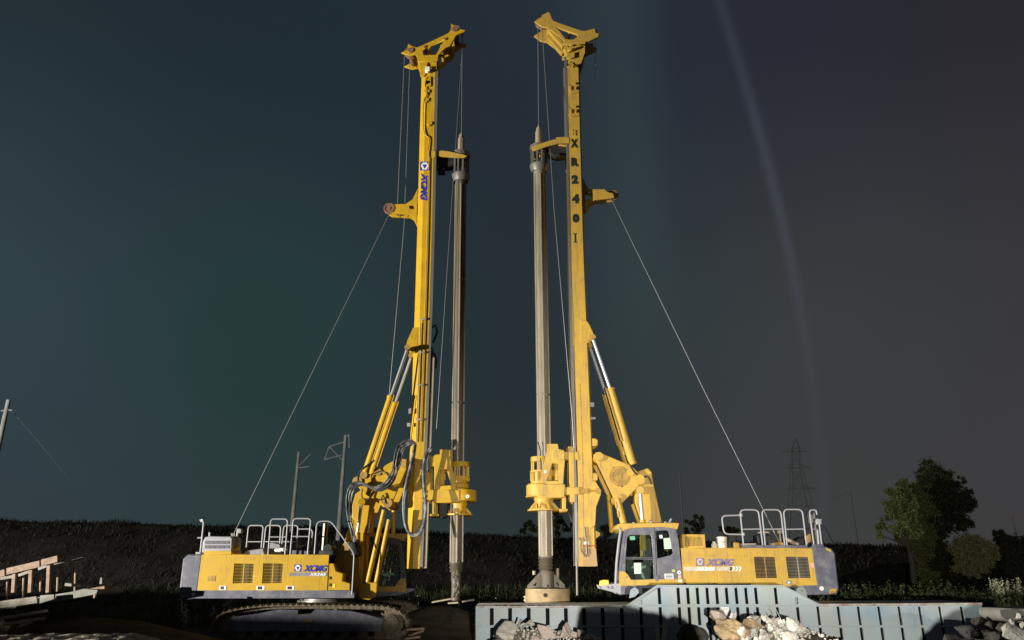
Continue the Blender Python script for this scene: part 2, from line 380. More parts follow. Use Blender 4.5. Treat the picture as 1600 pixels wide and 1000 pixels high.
def wire(pts, parent, r=.011, name='wire_rope', m=None):
    return obj(name, tube(B(), pts, r, 6), m or WIRE, parent, True)
def grille(quad, Y, parent, n=15, depth=.05, m=None):
    """slatted vent: frame quad corners tl, tr, br, bl"""
    tl, tr, br, bl = [P(*q, Y) for q in quad]; b = B()
    for i in range(n):
        t = (i+.5)/n; a = tl.lerp(bl, t); c = tr.lerp(br, t); h = (tl.z-bl.z)/n*.20
        beam(b, a+Vector((0, depth*.5, 0)), c+Vector((0, depth*.5, 0)), .03, h, 0)
    for u in (.5,): beam(b, tl.lerp(tr, u)+Vector((0,.02,0)), bl.lerp(br, u)+Vector((0,.02,0)), .025, .03, 0)
    return obj('grille', b, m or YEL, parent)
def slots(x0, x1, y0, y1, n, lean=0):
    out = []; wd = (x1-x0)/n
    for i in range(n):
        a = x0+i*wd; out.append([(a+lean, y0), (a+wd*.45+lean, y0), (a+wd*.45, y1), (a, y1)])
    return out
# ================================================================== ground, embankment
def ramp(x, a, b): t = max(0, min(1, (x-a)/(b-a))); return t*t*(3-2*t)
def bump(x, y, cx, cy, rx, ry, h): return h*math.exp(-((x-cx)/rx)**2-((y-cy)/ry)**2)
def unseen_heap_profile():
    """crest of the unseen heap at Y = 8, shaped so its shade falls over the hull"""
    f = lambda px, py: (LB.x+10/24.5*(P(px, py, 22.5).x-LB.x), LB.z+10/24.5*(P(px, py, 22.5).z-LB.z))
    a = [(1.0, .5)]+[f(*q) for q in ((890, 1012), (900, 985), (903, 960), (908, 948), (920, 944), (976, 944.5), (1000, 951), (1012, 956), (1030, 957), (1045, 967), (1055, 959.5), (1068, 966), (1076, 975), (1080, 986), (1086, 1012))]
    b = [f(*q) for q in ((1452, 1015), (1460, 1000), (1465, 985), (1478, 975), (1485, 963), (1500, 960), (1510, 951), (1527, 949), (1532, 941.5))]+[(6.3, 1.33), (6.38, .6)]
    return a+[(a[-1][0]+.1, .5), (b[0][0]-.1, .5)]+b+[(7, .4)]
UNSEEN_HEAP = unseen_heap_profile()
def unseen_heap_top(x):
    for (a, p), (b_, q) in zip(UNSEEN_HEAP, UNSEEN_HEAP[1:]):
        if a <= x <= b_: return (p+(q-p)*(x-a)/(b_-a))*1.0+.055-.05*abs(noise.noise(Vector((x*9, 0, 2))))-.025*abs(noise.noise(Vector((x*28, 0, 5))))
    return .3
def ground_z(x, y):
    z = ramp(y, 30, 46)*.8
    nb = noise.fractal(Vector((x*.35, y*.35, 3.1)), 1, 2, 5)
    z += nb*.10 if y < 60 else nb*.3
    # unseen heap between the floodlight and the hull, shaped to shade it
    fine = noise.fractal(Vector((x*1.7, y*1.7, 8.2)), .8, 2, 4)
    if 5.5 < y < 10.5: z = max(z, unseen_heap_top(x)*math.exp(-((y-8)/.9)**4))
    # low berms at the foot of the picture
    z += bump(x, y, -10.5, 20.5, 2.6, 1.0, .50)*(1+.25*fine) + bump(x, y, 1.3, 20.2, 2.4, .8, .45) + bump(x, y, 7.2, 20.0, 1.7, .8, .62) + bump(x, y, 14.2, 20.0, 1.5, .9, .75) + bump(x, y, -12.5, 24, 3, 1.6, .75)
    z += bump(x, y, -2.6, 28.2, 2.0, 1.6, .92)+bump(x, y, 1.5, 28.2, 1.3, 1.2, .75)
    return z-.05
def axis(lo, hi, fine_lo, fine_hi, step, grow=1.25):
    v = []; x = fine_lo
    while x <= fine_hi: v.append(x); x += step
    s = step
    while v[-1] < hi: s *= grow; v.append(min(hi, v[-1]+s))
    s = step
    while v[0] > lo: s *= grow; v.insert(0, max(lo, v[0]-s))
    return v
def sheet(name, xs, ys, fz, m):
    bm = B(); vs = [[bm.verts.new((x, y, fz(x, y))) for x in xs] for y in ys]
    for a, b in zip(vs, vs[1:]):
        for i in range(len(xs)-1): bm.faces.new((a[i], a[i+1], b[i+1], b[i]))
    o = obj(name, bm, m, None, True); return tag(o, None, kind='structure')
xs = axis(-900, 900, -17, 17, .16); xs = sorted(xs+[.9+k*.025 for k in range(68)]+[5.0+k*.025 for k in range(64)])
sheet('ground', xs, axis(-60, 3000, 5, 33, .16), ground_z, SOIL)
# unseen ridge added round the left floodlight to keep the low ground dark
def mound(r, a):
    top = 2.28-.105*ramp(a, 50.5, 52.5)+.125*ramp(a, 60.5, 63.5)+.02*noise.fractal(Vector((a*.2, 0, 4)), 1, 2, 4)
    return top*math.exp(-((r-8)/1.3)**4)*ramp(a, 12, 18)*(1-ramp(a, 69.6, 71))-.3*(1-math.exp(-((r-8)/1.3)**4))
bm = B(); vs = [[bm.verts.new((LA.x+r*math.sin(R(a/4)), LA.y+r*math.cos(R(a/4)), mound(r, a/4))) for a in range(36, 330)] for r in [5.6+.16*k for k in range(31)]]
for p, q in zip(vs, vs[1:]):
    for i in range(len(p)-1): bm.faces.new((p[i], p[i+1], q[i+1], q[i]))
tag(obj('mound', bm, SOIL, None, True), None, kind='structure')  # unseen added ridge that blocks the left floodlight's low beam
def ridge(x):
    pts = [(-90, 816), (-45, 816), (-30, 822), (-12, 828), (-5, 836), (3, 842), (22, 850), (38.5, 857)]
    for (a, p), (b, q) in zip(pts, pts[1:]):
        if x <= b: return p+(q-p)*max(0, (x-a)/(b-a))
    return 857
def bank_z(x, y):
    crest = P(800, ridge(x), 72).z
    f = ramp(y, 50, 71)*(1-ramp(y, 84, 96))*(1-ramp(x+.9*(y-71), 37.5, 41.5))
    n = noise.fractal(Vector((x*.22, y*.22, 1.3)), .9, 2, 6)
    return .2+f*(crest-.2)+n*.45*f*(1-ramp(y, 66, 71))+n*.08
sheet('embankment', axis(-160, 60, -55, 45, .8), axis(46, 100, 48, 90, .8), bank_z, HILL)

def dirt_z(x, y): return .975*math.exp(-((y-14)/1.3)**4)*ramp(x, -10.6, -9.2)*(1-ramp(x, -6.6, -5.0))*(1+.03*noise.fractal(Vector((x*.9, y*.9, 2)), 1, 2, 3))+.05*noise.fractal(Vector((x*3.1, y*3.1, 7)), .8, 2, 4)-.03
tag(sheet('mound', axis(-11, -4.6, -10.9, -4.7, .06), axis(12, 16, 12.1, 15.9, .08), dirt_z, PALEDIRT), None)
def rubble_z(cx, cy, rx, ry, h):
    return lambda x, y: max(0, h*(1-((x-cx)/rx)**2*.8-((y-cy)/ry)**2))+.09*noise.fractal(Vector((x*2.5, y*2.5, cx)), .9, 2, 5)
sheet('rubble_bed', axis(-1, 2.6, -.9, 2.5, .05), axis(19.4, 22.2, 19.5, 22.1, .06), rubble_z(.75, 20.9, 1.7, 1.1, .56), RUBBLE)
sheet('rubble_bed', axis(4.9, 8.6, 5.0, 8.5, .05), axis(18.9, 22.2, 19, 22.1, .06), rubble_z(6.75, 20.5, 1.3, 1.4, .74), RUBBLE)
# ================================================================== crawler track shared by both rigs
def stadium(L0, pitch):
    pts = [Vector((a, 0, b)) for a, b in L0]; seg = [(pts[i], pts[(i+1) % len(pts)]) for i in range(len(pts))]
    tot = sum((b-a).length for a, b in seg); n = round(tot/pitch); out = []
    for k in range(n):
        d = tot*k/n
        for a, b in seg:
            l = (b-a).length
            if d <= l: out.append((a.lerp(b, d/l), (b-a).normalized())); break
            d -= l
    return out
def crawler(rig, x0, x1, yn, sgn=1, detail=True):
    """one track: x0..x1 along, near face at yn; built as a part called track with sub-parts"""
    L_ = x1-x0; f = lambda u, z: (x0+u*L_, z)
    path = [f(.004,.35), f(.018,.6), f(.055,.79), f(.16,.93), f(.34,1.01), f(.74,1.0), f(.87,.97), f(.94,.86), f(.985,.66), f(.999,.45), f(.985,.22), f(.94,.07), f(.88,.02), f(.12,.02), f(.05,.1)]
    pth = []
    q = [path[-1]]+path+path[:2]
    for i in range(1, len(q)-2):
        for j in range(4):
            t = j/4; a, b, c, d = [Vector((v[0], 0, v[1])) for v in q[i-1:i+3]]
            p = .5*((2*b)+(c-a)*t+(2*a-5*b+4*c-d)*t*t+(3*b-a-3*c+d)*t**3); pth.append((p.x, p.z))
    b = B(); wd = .70
    for p, t in stadium(pth, .19):
        n = Vector((-t.z, 0, t.x)); n = n if n.dot(p-Vector((x0+L_/2, 0, .5))) > 0 else -n
        c = p+Vector((0, yn+wd/2, 0))
        beam(b, c-t*.083, c+t*.083, wd, .035, .004); beam(b, c+n*.035-t*.02, c+n*.035+t*.02, wd*.98, .05, .004)
        for s in (-1, 1): beam(b, c-n*.06-t*.09+Vector((0, s*.10, 0)), c-n*.06+t*.09+Vector((0, s*.10, 0)), .05, .09, .01)
    tr = obj('track', b, TRACK, rig)
    for u in [.15+.70*k/8 for k in range(9)]: obj('track_roller', lathe(B(), x0+u*L_, .2, [(.02, yn+.12), (.15, yn+.14), (.15, yn+.24), (.11, yn+.26), (.11, yn+.44), (.15, yn+.46), (.15, yn+.56), (.02, yn+.58)], 16, 'Y'), TRACK, tr, True)
    for u in (.36, .62): obj('carrier_roller', lathe(B(), x0+u*L_, .82, [(.02, yn+.14), (.09, yn+.15), (.09, yn+.55), (.02, yn+.56)], 16, 'Y'), TRACK, tr, True)
    b = B(); lathe(b, x0+.075*L_, .42, [(.05, yn+.16), (.14, yn+.14), (.16, yn+.2), (.34, yn+.24), (.36, yn+.28), (.36, yn+.42), (.34, yn+.46), (.16, yn+.5), (.05, yn+.54)], 28, 'Y'); obj('idler', b, TRACK, tr, True)
    b = B(); cx, cz = x0+.905*L_, .48
    lathe(b, cx, cz, [(.03, yn+.10), (.26, yn+.09), (.27, yn+.12), (.27, yn+.26), (.38, yn+.28), (.38, yn+.42), (.03, yn+.46)], 32, 'Y')
    for k in range(21):
        a = 2*math.pi*k/21; beam(b, (cx+.36*math.cos(a), yn+.35, cz+.36*math.sin(a)), (cx+.45*math.cos(a), yn+.35, cz+.45*math.sin(a)), .08, .06, .012)
    for k in range(12):
        a = 2*math.pi*k/12; lathe(b, cx+.21*math.cos(a), cz+.21*math.sin(a), [(.022, yn+.07), (.022, yn+.10)], 6, 'Y')
    obj('sprocket', b, TRACK, tr, True)
    b = B(); fr = [(.10,.28), (.86,.28), (.87,.62), (.80,.72), (.70,.84), (.52,.88), (.50,.76), (.43,.74), (.43,.88), (.33,.88), (.22,.76), (.10,.66)]
    plate(b, [(x0+u*L_, z) for u, z in fr], yn+.06, yn+.62, bev=.02); obj('track_frame', b, GREY, tr)
    b = B(); box(b, x0+.47*L_, x0+.51*L_, yn+.05, yn+.058, .52, .60, .002); obj('frame_plate', b, YELD, tr)
    return tr

# ================================================================== drilling rig on the left
YL = 25.5
LR = thing('drilling_rig', (P(500, 990, 27).x, 27.1, 0), 'yellow drilling rig facing right with its tracks in view and blue letters down its mast', 'drilling rig', 'two rotary drilling rigs')
a0, a1 = P(330, 985, 24.8).x, P(638, 975, 24.8).x
crawler(LR, a0, a1, 24.75); crawler(LR, a0, a1, 28.65)
b = B(); box(b, a0+1.4, a1-1.2, 25.4, 28.7, .45, .95, .04); box(b, a0+2.2, a1-2.0, 25.6, 28.5, .95, 1.06, .03); obj('car_body', b, DARK, LR)
c = P(511, 940, 27.1)
b = lathe(B(), c.x, 27.1, [(.5, 1.02), (.98, 1.02), (.98, 1.10), (.90, 1.11), (.90, 1.17), (1.0, 1.18), (1.0, 1.26), (.5, 1.26)], 64); obj('slewing_ring', b, STEEL, LR, True)
# upper structure
b = pl(B(), [(303, 922.5), (547, 923), (553, 927), (553, 934), (300, 934)], YL, 3.2, bev=.02); obj('deck_frame', b, GREY, LR)
cw = obj('counterweight', pl(B(), [(281, 931), (287.5, 874.5), (293, 869), (313.5, 868), (306.5, 922.8), (303, 934), (284, 934)], YL-.01, 3.22, bev=.05), GREY, LR)
obj('cap_block', pl(B(), [(306, 868), (306, 863), (313, 863), (313, 868)], YL+.1, .4), LGREY, cw)
disc_sticker(302, 928.5, 2.8, YL-.016, cw, WHITE, PINK)
def panel(parent, pts, Y, holes=(), name='side_panel', m=YEL, th=.05): return obj(name, pl(B(), pts, Y, th, holes, .012), m, parent)
SX = [(313.8, 306.8), (363, 355.2), (407, 402), (451.3, 447), (514.2, 511.2)]
def seam(i, y): t = (y-867)/(922.2-867); return SX[i][0]+(SX[i][1]-SX[i][0])*t
G1 = [(365.6, 880), (397.3, 880), (394.8, 912), (363, 912)]; G2 = [(411, 879.5), (443, 879.5), (440.5, 912), (409, 912)]
HO = [[], [G1]+slots(366, 400, 869.8, 876, 14, 1), [G2]+slots(411.5, 445, 869.8, 876, 14, 1), []]
b = pl(B(), [(316, 868.5), (512, 868.5), (509, 921.5), (309, 921.5)], YL+.14, 2.9, bev=.01); obj('engine_bay', b, INSIDE, LR)
pans = []
for i in range(4):
    e = .45
    q = [(seam(i, 867)+e, 867), (seam(i+1, 867)-e, 867), (seam(i+1, 922.2)-e, 922.2), (seam(i, 922.2)+e, 922.2)]
    pans.append(panel(LR, q, YL, HO[i], 'side_panel'))
obj('roof_panel', pl(B(), [(315, 866.8), (513, 866.8), (513, 868.4), (315, 868.4)], YL+.06, 3.05, bev=.004), YEL, LR)
grille(G1, YL+.004, pans[1], 14); grille(G2, YL+.004, pans[2], 14)
for i, (x0, x1) in zip((0, 1, 2), ((343, 353.5), (401, 413.5), (447.5, 460))):
    h = obj('latch', pl(B(), [(x0, 915.5), (x1, 915.5), (x1-.5, 921.5), (x0-.5, 921.5)], YL-.012, .011, bev=.003), WHITE, pans[i])
    obj('keyhole', pl(B(), [(x0+1.5, 916.3), (x1-4, 916.3), (x1-4, 920.8), (x0+1.5, 920.8)], YL-.017, .005, bev=.002), BLACK, h)
obj('embossed_plate', pl(B(), [(325, 899.5), (337, 899.5), (336, 908), (324, 908)], YL-.01, .01, bev=.003), YELD, pans[0])
emblem(460, 882, 470.6, 893, YL-.008, pans[3], BLUE, WHITE)
obj('stripe', pl(B(), [(462, 894.6), (511.2, 894.6), (510.8, 900.2), (460, 900.2)], YL-.008, .006, bev=.001), BAND_, pans[3])
for k in range(3): obj('chevron', pl(B(), [(451+k*3.4, 894.6), (453.2+k*3.4, 894.6), (455+k*3.4, 897.4), (453+k*3.4, 900.2), (450.8+k*3.4, 900.2), (452.6+k*3.4, 897.4)], YL-.008, .006, bev=.001), BAND_, pans[3])
text('lettering', 'XCMG', (473.5, 883, 511.5, 893.2), YL-.014, BLUE, pans[3], .28, .042)
text('lettering', 'XR240i', (483.5, 895.3, 509.8, 899.8), YL-.016, WHITE, pans[3], .28, .04)
obj('step_box', pl(B(), [(514, 881), (520.6, 881), (524, 893), (535, 896.5), (534, 908.5), (546, 912), (546, 923), (511.5, 923)], YL+.02, .9, bev=.012), YEL, LR)
b = B()
for y in (901, 912): pl(b, [(514.5, y), (517, y), (517, y+4), (514.5, y+4)], YL+.0, .02)
obj('hinge', b, DARK, LR)
obj('inspection_plate', pl(B(), [(520, 913), (524, 913), (524, 918), (520, 918)], YL+.008, .011, bev=.003), LAMPY, LR)
# hood, masts and clutter on the deck
hd = obj('radiator_hood', pl(B(), [(317, 861), (318.5, 846), (321, 841), (326, 839.8), (359, 839.8), (361.5, 842), (360, 861)], YL+.1, .9, bev=.04), LGREY, LR)
b = B()
for r_ in range(2):
    for k in range(20): pl(b, [(320.5+k*1.95-r_*.4, 845+r_*7), (321.4+k*1.95-r_*.4, 845+r_*7), (321.2+k*1.95-r_*.4, 850+r_*7), (320.3+k*1.95-r_*.4, 850+r_*7)], YL+.085, .02, bev=.001)
obj('perforation', b, BAND_, hd)
obj('hood_base', pl(B(), [(319, 861.2), (361, 861.2), (361, 866.6), (318.5, 866.6)], YL+.05, 1.0, bev=.01), YEL, LR)
rail([(313, 865), (318.4, 817), (317, 812.5), (312, 812.6)], YL+.25, LR, .03, [((308.5, 840.5), (315.8, 840))], 'mirror_post')
b = lathe(B(), P(312, 812, YL).x, YL+.25, [(.0, P(0, 815, YL).z), (.055, P(0, 814.5, YL).z), (.05, P(0, 811, YL).z), (0, P(0, 810.5, YL).z)], 10); obj('beacon', b, WHITE, LR, True)
rail([(327.5, 840), (327.7, 832)], YL+.6, LR, .035, name='vent_pipe')
rail([(369.5, 855), (371.5, 829)], YL+.3, LR, .035, name='lamp_post', m=LGREY)
obj('work_lamp', pl(B(), [(370.5, 827), (376, 827), (376, 832), (370.5, 832)], YL+.2, .2, bev=.02), LGREY, LR)
obj('rope_anchor', pl(B(), [(361, 833.5), (366.5, 833), (367.5, 838), (362, 839.5)], YL+.3, .2, bev=.01), STEEL, LR)
obj('lamp_bracket', pl(B(), [(365, 857), (371, 853), (372, 856), (366, 859)], YL+.25, .1), YEL, LR)
for q, mid in (([(419, 866.5), (423.4, 811), (450, 811), (445.4, 866.5)], [((421, 839), (447.8, 839))]), ([(453.5, 866.5), (458.6, 810.3), (486, 810.3), (480.6, 866.5)], [((456, 838.3), (483, 838.3))])):
    rail(q, YL+.12, LR, .025, mid)
for q in ([(385, 855), (388.6, 821), (411.8, 821), (408.4, 856)], [(412, 857), (415.7, 821), (439, 821), (437, 857)], [(440, 857), (444, 821), (466, 821), (463.4, 857)]):
    rail(q, YL+2.6, LR, .026, [((q[0][0]+1.4, 846.4), (q[3][0]+1, 846.4))])
rail([(464.5, 826.6), (486.5, 826.6), (488.7, 832), (486, 856)], YL+2.6, LR, .025, [((462, 852.6), (478, 852.6))])
rail([(491.4, 866), (495.2, 815), (517, 814), (553.6, 864.7), (550, 929)], YL-.06, LR, .024, name='stair_rail', rad=.15)
rail([(505.5, 866), (508.8, 818)], YL+.5, LR, .085, name='exhaust_pipe', m=STEEL)
b = B(); pl(b, [(380, 866.5), (384, 862), (410, 857.5), (412, 866.5)], YL+.4, 1.2, bev=.02); pl(b, [(413, 866.5), (415, 852), (424, 849), (436, 851), (440, 866.5)], YL+.8, .9, bev=.03); obj('engine_cover', b, BAND_, LR)
b = B(); pl(b, [(457, 866.5), (457, 861), (482, 861), (482, 866.5)], YL+.35, .8, bev=.02); obj('deck_locker', b, GREY, LR)
b = B(); pl(b, [(496, 866.5), (497, 861), (524, 861), (524, 866.5)], YL+.3, 1.0, bev=.03); c = P(514.5, 857, YL+.6); tube(b, [c+Vector((0, -.25, 0)), c+Vector((0, .5, 0))], .13, 16); obj('air_filter', b, DARK, LR, True)
b = B()
for k in range(5):
    c = P(435+k*2.3+rnd.uniform(-1, 1), 860-rnd.uniform(0, 2.5), YL+.5)
    bmesh.ops.create_icosphere(b, subdivisions=2, radius=.09, matrix=Matrix.Translation(c) @ Matrix.Diagonal((1.5, 1, .7, 1)))
obj('rag', b, WHITE, LR, True)

# ---- mast
def mast_poly(pts, Y, th, name, m, parent, bev=.05, **k): return obj(name, pl(B(), pts, Y, th, bev=bev, **k), m, parent)
MY = 26.62
b = B(); q0 = [(640.3-1.0, 690), (634, 888.5), (655.5, 888.5), (661, 690), (679.5, 108), (657.7, 108)]
ml = obj('mast', b, YEL, LR) if False else None
def mast_body(outl, Y, th, cham, side):
    """box column; the rear near edge is chamfered (side -1: the edge on the left)"""
    bm = B(); rows = []
    for (xl, xr, y) in outl:
        a, c_ = P(xl, y, Y), P(xr, y, Y); k = cham
        if side < 0: sec = [(a.x+k*.9, Y), (c_.x, Y), (c_.x, Y+th), (a.x+k*.9, Y+th), (a.x, Y+th-k), (a.x, Y+k)]
        else: sec = [(a.x, Y), (c_.x-k*.35, Y), (c_.x, Y+k), (c_.x, Y+th-k), (c_.x-k*.35, Y+th), (a.x, Y+th)]
        rows.append([bm.verts.new((x, yy, (a.z+c_.z)/2)) for x, yy in sec])
    for r0, r1 in zip(rows, rows[1:]):
        for i in range(6): bm.faces.new((r0[i], r0[(i+1) % 6], r1[(i+1) % 6], r1[i]))
    bm.faces.new(rows[0]); bm.faces.new(rows[-1])
    bmesh.ops.bevel(bm, geom=[e for e in bm.edges if abs((e.verts[0].co-e.verts[1].co).normalized().z) > .9], offset=.012, segments=1, affect='EDGES')
    return bm
ml = obj('mast', mast_body([(634, 656, 888.5), (637.5, 661.5, 740), (639.6, 663.5, 690), (646.8, 671.5, 480), (651.3, 675.5, 340), (654.3, 678, 220), (657.8, 680.5, 108)], MY, .95, .26, -1), YEL, LR)
# guide rails on the front face, cover strip, pipes with clamps up the side
def strip(x_of, y0, y1, Y, r, n=6): return [P(x_of(y0+(y1-y0)*i/n), y0+(y1-y0)*i/n, Y) for i in range(n+1)]
def lerp(tab):
    def f(y):
        for (a, p), (b_, q) in zip(tab, tab[1:]):
            if (y-a)*(y-b_) <= 0: return p+(q-p)*(y-a)/(b_-a)
        return tab[0][1] if abs(y-tab[0][0]) < abs(y-tab[-1][0]) else tab[-1][1]
    return f
fe = lerp([(888, 656), (740, 661.5), (690, 663.5), (480, 671.5), (340, 675.5), (220, 678), (108, 680.5)])
b = B(); 
for Yr in (MY+.05, MY+.86):
    pts = strip(lambda y: fe(y)+2.3, 886, 110, Yr, 0)
    for p, q in zip(pts, pts[1:]): beam(b, p, q, .10, .11, .004)
obj('guide_rail', b, STEEL, ml)
b = B(); pts = strip(lambda y: fe(y)+4.5, 888, 545, MY+.3, 0)
for p, q in zip(pts, pts[1:]): beam(b, p, q, .5, .16, .004)
obj('front_cover', b, DARK, ml)
b = B(); pts = strip(lambda y: fe(y)+9.0, 888, 560, MY+.2, 0)
for p, q in zip(pts, pts[1:]): beam(b, p, q, .3, .10, .006)
obj('feed_cylinder', b, KELLYL, ml)
b = B()
for k, dx in enumerate((-13.5, -11.6, -7.2)):
    pts = strip(lambda y: fe(y)+dx, 690, (505, 498, 235)[k], MY-.05, 0, 8); tube(b, pts, .022, 6)
obj('hydraulic_pipe', b, YELW, ml, True)
for y in (498, 550, 601, 655):
    x = fe(y)-13; obj('pipe_clamp', pl(B(), [(x-2, y-1.1), (x+8, y-1.1), (x+8, y+1.1), (x-2, y+1.1)], MY-.09, .09, bev=.008), KELLYL, ml)
b = B()
for k in range(5): pl(b, [(fe(720+k*8)-4.2, 718+k*8), (fe(720+k*8)-.6, 718+k*8), (fe(720+k*8)-.6, 722+k*8), (fe(720+k*8)-4.2, 722+k*8)], MY-.05, .05)
for y in (745, 768, 775, 782): pl(b, [(fe(y)-5, y-2), (fe(y)+2, y-2), (fe(y)+2, y+2), (fe(y)-5, y+2)], MY-.1, .1)
obj('connector_block', b, YELW, ml)
# worn hose clips near the mast head, junction box
b = B()
for (x, y) in ((668, 128), (667, 142), (666, 155), (671, 192)):
    pl(b, [(x-4, y-2), (x+4, y-2), (x+4, y+2), (x+1, y+2), (x+1, y+4), (x-2, y+4), (x-2, y+2), (x-4, y+2)], MY-.06, .06)
tube(b, spline([P(x, y, MY-.06) for x, y in ((668, 120), (664, 132), (667, 146), (662, 160), (661, 195), (664, 210), (670, 216), (669, 235))]), .024, 6)
pl(b, [(664, 120), (673, 120), (673, 134), (664, 134)], MY-.06, .05)
obj('hose_clip', b, YEL, ml)
obj('camera_box', pl(B(), [(665, 104), (671, 104), (671, 110), (665, 110)], MY-.2, .18, bev=.02), WHITE, ml)
emblem(656.3, 252.5, 670.8, 266.3, MY-.012, ml, BLUE, WHITE)
text('lettering', 'XCMG', (656.2, 270, 669.6, 313.5), MY-.012, BLUE, ml, .25, .06, -90)
# bracket for the mast cylinders
obj('cylinder_bracket', pl(B(), [(646, 512), (660, 511), (657.5, 549), (641, 551), (637.5, 545), (635, 541), (637, 532)], MY-.03, .10, also=(0, .92), bev=.012), YEL, ml)
def mast_cylinder(rig, top, mid, low, Y, rod, barrel, also=1.1):
    for dy in (0, also):
        D = Vector((0, dy, 0)); A, C_, E = P(*top, Y)+D, P(*mid, Y)+D, P(*low, Y)+D
        k = obj('mast_cylinder', lathe_seg(C_, E, barrel), YEL, rig, True)
        obj('piston_rod', tube(B(), [A, C_+(E-C_).normalized()*.1], rod, 16), CHROME, k, True)
        obj('pin', tube(B(), [A+Vector((0, -.14, 0)), A+Vector((0, .14, 0))], .10, 14), YELD, k, True)
        s = Vector((.14, -.16, 0)); tube_ = tube(B(), [C_+s, E.lerp(C_, .12)+s], .022, 6); obj('oil_pipe', tube_, YELW, k, True)
def lathe_seg(a, b_, r):
    a, b_ = Vector(a), Vector(b_); d = (b_-a); pts = [a, a+d*.012, a+d*.0121, a+d*.03, a+d*.0301, a+d*.97, a+d*.9701, b_]
    return tube(B(), pts, [r*1.12, r*1.12, r*1.2, r*1.2, r, r, r*1.1, r*1.1], 18)
mast_cylinder(LR, (637, 544), (611, 619), (571, 738), 26.35, .055, .118)
# pulley arm on the back of the mast
pa = obj('pulley_arm', pl(B(), [(606.5, 322), (611, 319.5), (634, 319), (645, 311.5), (652.5, 296), (650.5, 348), (646, 338), (640, 334.5), (616, 333), (611, 332.5), (606.5, 330)], MY+.26, .08, [[(638.5, 320.5), (646.5, 320), (648, 327), (640, 326.5)]], .012, also=(0, .32)), YEL, ml)
sheave(608.5, 326, MY+.48, 9, pa, .1); sheave(624, 329, MY+.48, 8.5, pa, .1); sheave(608.5, 326, MY+.28, 8.4, pa, .1)
# mast head: two triangular side frames, struts and sheaves
HL = [(628, 82), (637, 77.6), (638, 68.8), (643.5, 72.6), (651, 74.5), (658, 71.8), (700, 52.5), (706, 46), (705, 37.2), (711.5, 41.5), (719, 45.4), (727, 47.5), (724.5, 50), (718.5, 51.8), (712, 55), (702.5, 72), (695.5, 74.6), (684.5, 86), (683, 93), (655, 93), (648.5, 83.5), (640, 86)]
mh = obj('mast_head', pl(B(), HL, MY-.02, .09, [[(661, 86.5), (660, 79.5), (664.5, 75.3), (695, 60.8), (692, 66.5), (681.5, 86)]], .014, also=(0, .92)), YEL, LR)
b = B()
for (x, y) in ((648, 78), (702, 58), (690, 72), (670, 73)):
    p = P(x, y, MY); tube(b, [p, p+Vector((0, .98, 0))], .07, 12)
pl(b, [(652, 90), (684, 90), (683, 96), (653, 96)], MY-.06, 1.08, bev=.01)
pl(b, [(655, 96), (657.5, 118), (664, 118), (668, 96)], MY-.05, .1); pl(b, [(672, 96), (676, 108), (682, 108), (682, 96)], MY-.04, .1)
obj('cross_tie', b, YEL, mh)
sheave(642, 82.5, MY+.22, 10.2, mh, .13); sheave(643.5, 82, MY+.72, 10.2, mh, .13); sheave(711, 48, MY+.35, 8, mh, .13); sheave(711.5, 47, MY+.62, 8, mh, .13)
b = B()
for (x, y) in ((642, 79.5), (711, 46.5), (696, 62), (664, 74)): p = P(x, y, MY); tube(b, [p+Vector((0, -.07, 0)), p+Vector((0, 1.0, 0))], .13 if x in (642, 711) else .06, 14)
obj('axle', b, RED, mh, True)
# ---- kelly bar, its guide carriage, rotary drive
KY = 27.1
def kelly_axis(tab):
    f = lerp(tab); return lambda y: P(f(y), y, KY)
def kelly(rig, tab, ytop, ybot, ytip, ring1, ring2, arm, mastx, sgn, rope_top, k1):
    ax = kelly_axis(tab); A, Bq = ax(ytop), ax(ybot); r = k1
    kb = obj('kelly_bar', tube(B(), [A, Bq], r, 24), KELLYT if sgn < 0 else KELLY, rig, True)
    b = B(); d = Bq-A
    for a in (215, 275, 335, 95):
        o = Vector((math.cos(R(a)), math.sin(R(a)), 0))*r*1.02
        for s0, s1 in ((.02, .30), (.302, .62), (.625, .995)): beam(b, A+d*s0+o, A+d*s1+o, .07, .05, .006)
    obj('drive_key', b, KELLYL, kb)
    T = ax(ytip); U = ax(ring1-3)
    b = tube(B(), [T, T.lerp(U, .12), T.lerp(U, .13), T.lerp(U, .3), T.lerp(U, .31), U], [.03, .05, .10, .12, .14, .16], 14); obj('inner_bar', b, KELLYL, kb, True)
    c1, c2 = ax(ring1), ax(ring2); R1 = r*1.55
    gc = obj('kelly_guide', lathe(B(), c1.x, KY, [(R1*.72, c1.z-.1), (R1, c1.z-.1), (R1*1.02, c1.z), (R1, c1.z+.1), (R1*.72, c1.z+.1), (R1*.72, c1.z-.1)], 36), STEEL, rig, True)
    b = lathe(B(), c2.x, KY, [(R1*.75, c2.z-.16), (R1*.8, c2.z-.2), (R1, c2.z-.02), (R1*1.05, c2.z+.1), (R1*.75, c2.z+.12), (R1*.75, c2.z-.16)], 36)
    obj('lower_ring', b, STEEL, gc, True)
    b = B()
    for k in range(10):
        a = 2*math.pi*k/10; o = Vector((math.cos(a), math.sin(a), 0))*R1*.83; beam(b, c1+o, c2+o, .09, .07, .005)
    obj('cage_bar', b, STEEL, gc)
    obj('guide_arm', arm[0], YELW, gc); obj('guide_slide', arm[1], DARK, gc)  # slide is black to carry the shade under the arm
    rt = rope_top
    wire([rt, T], kb, .016, 'hoist_rope')
    return kb, ax
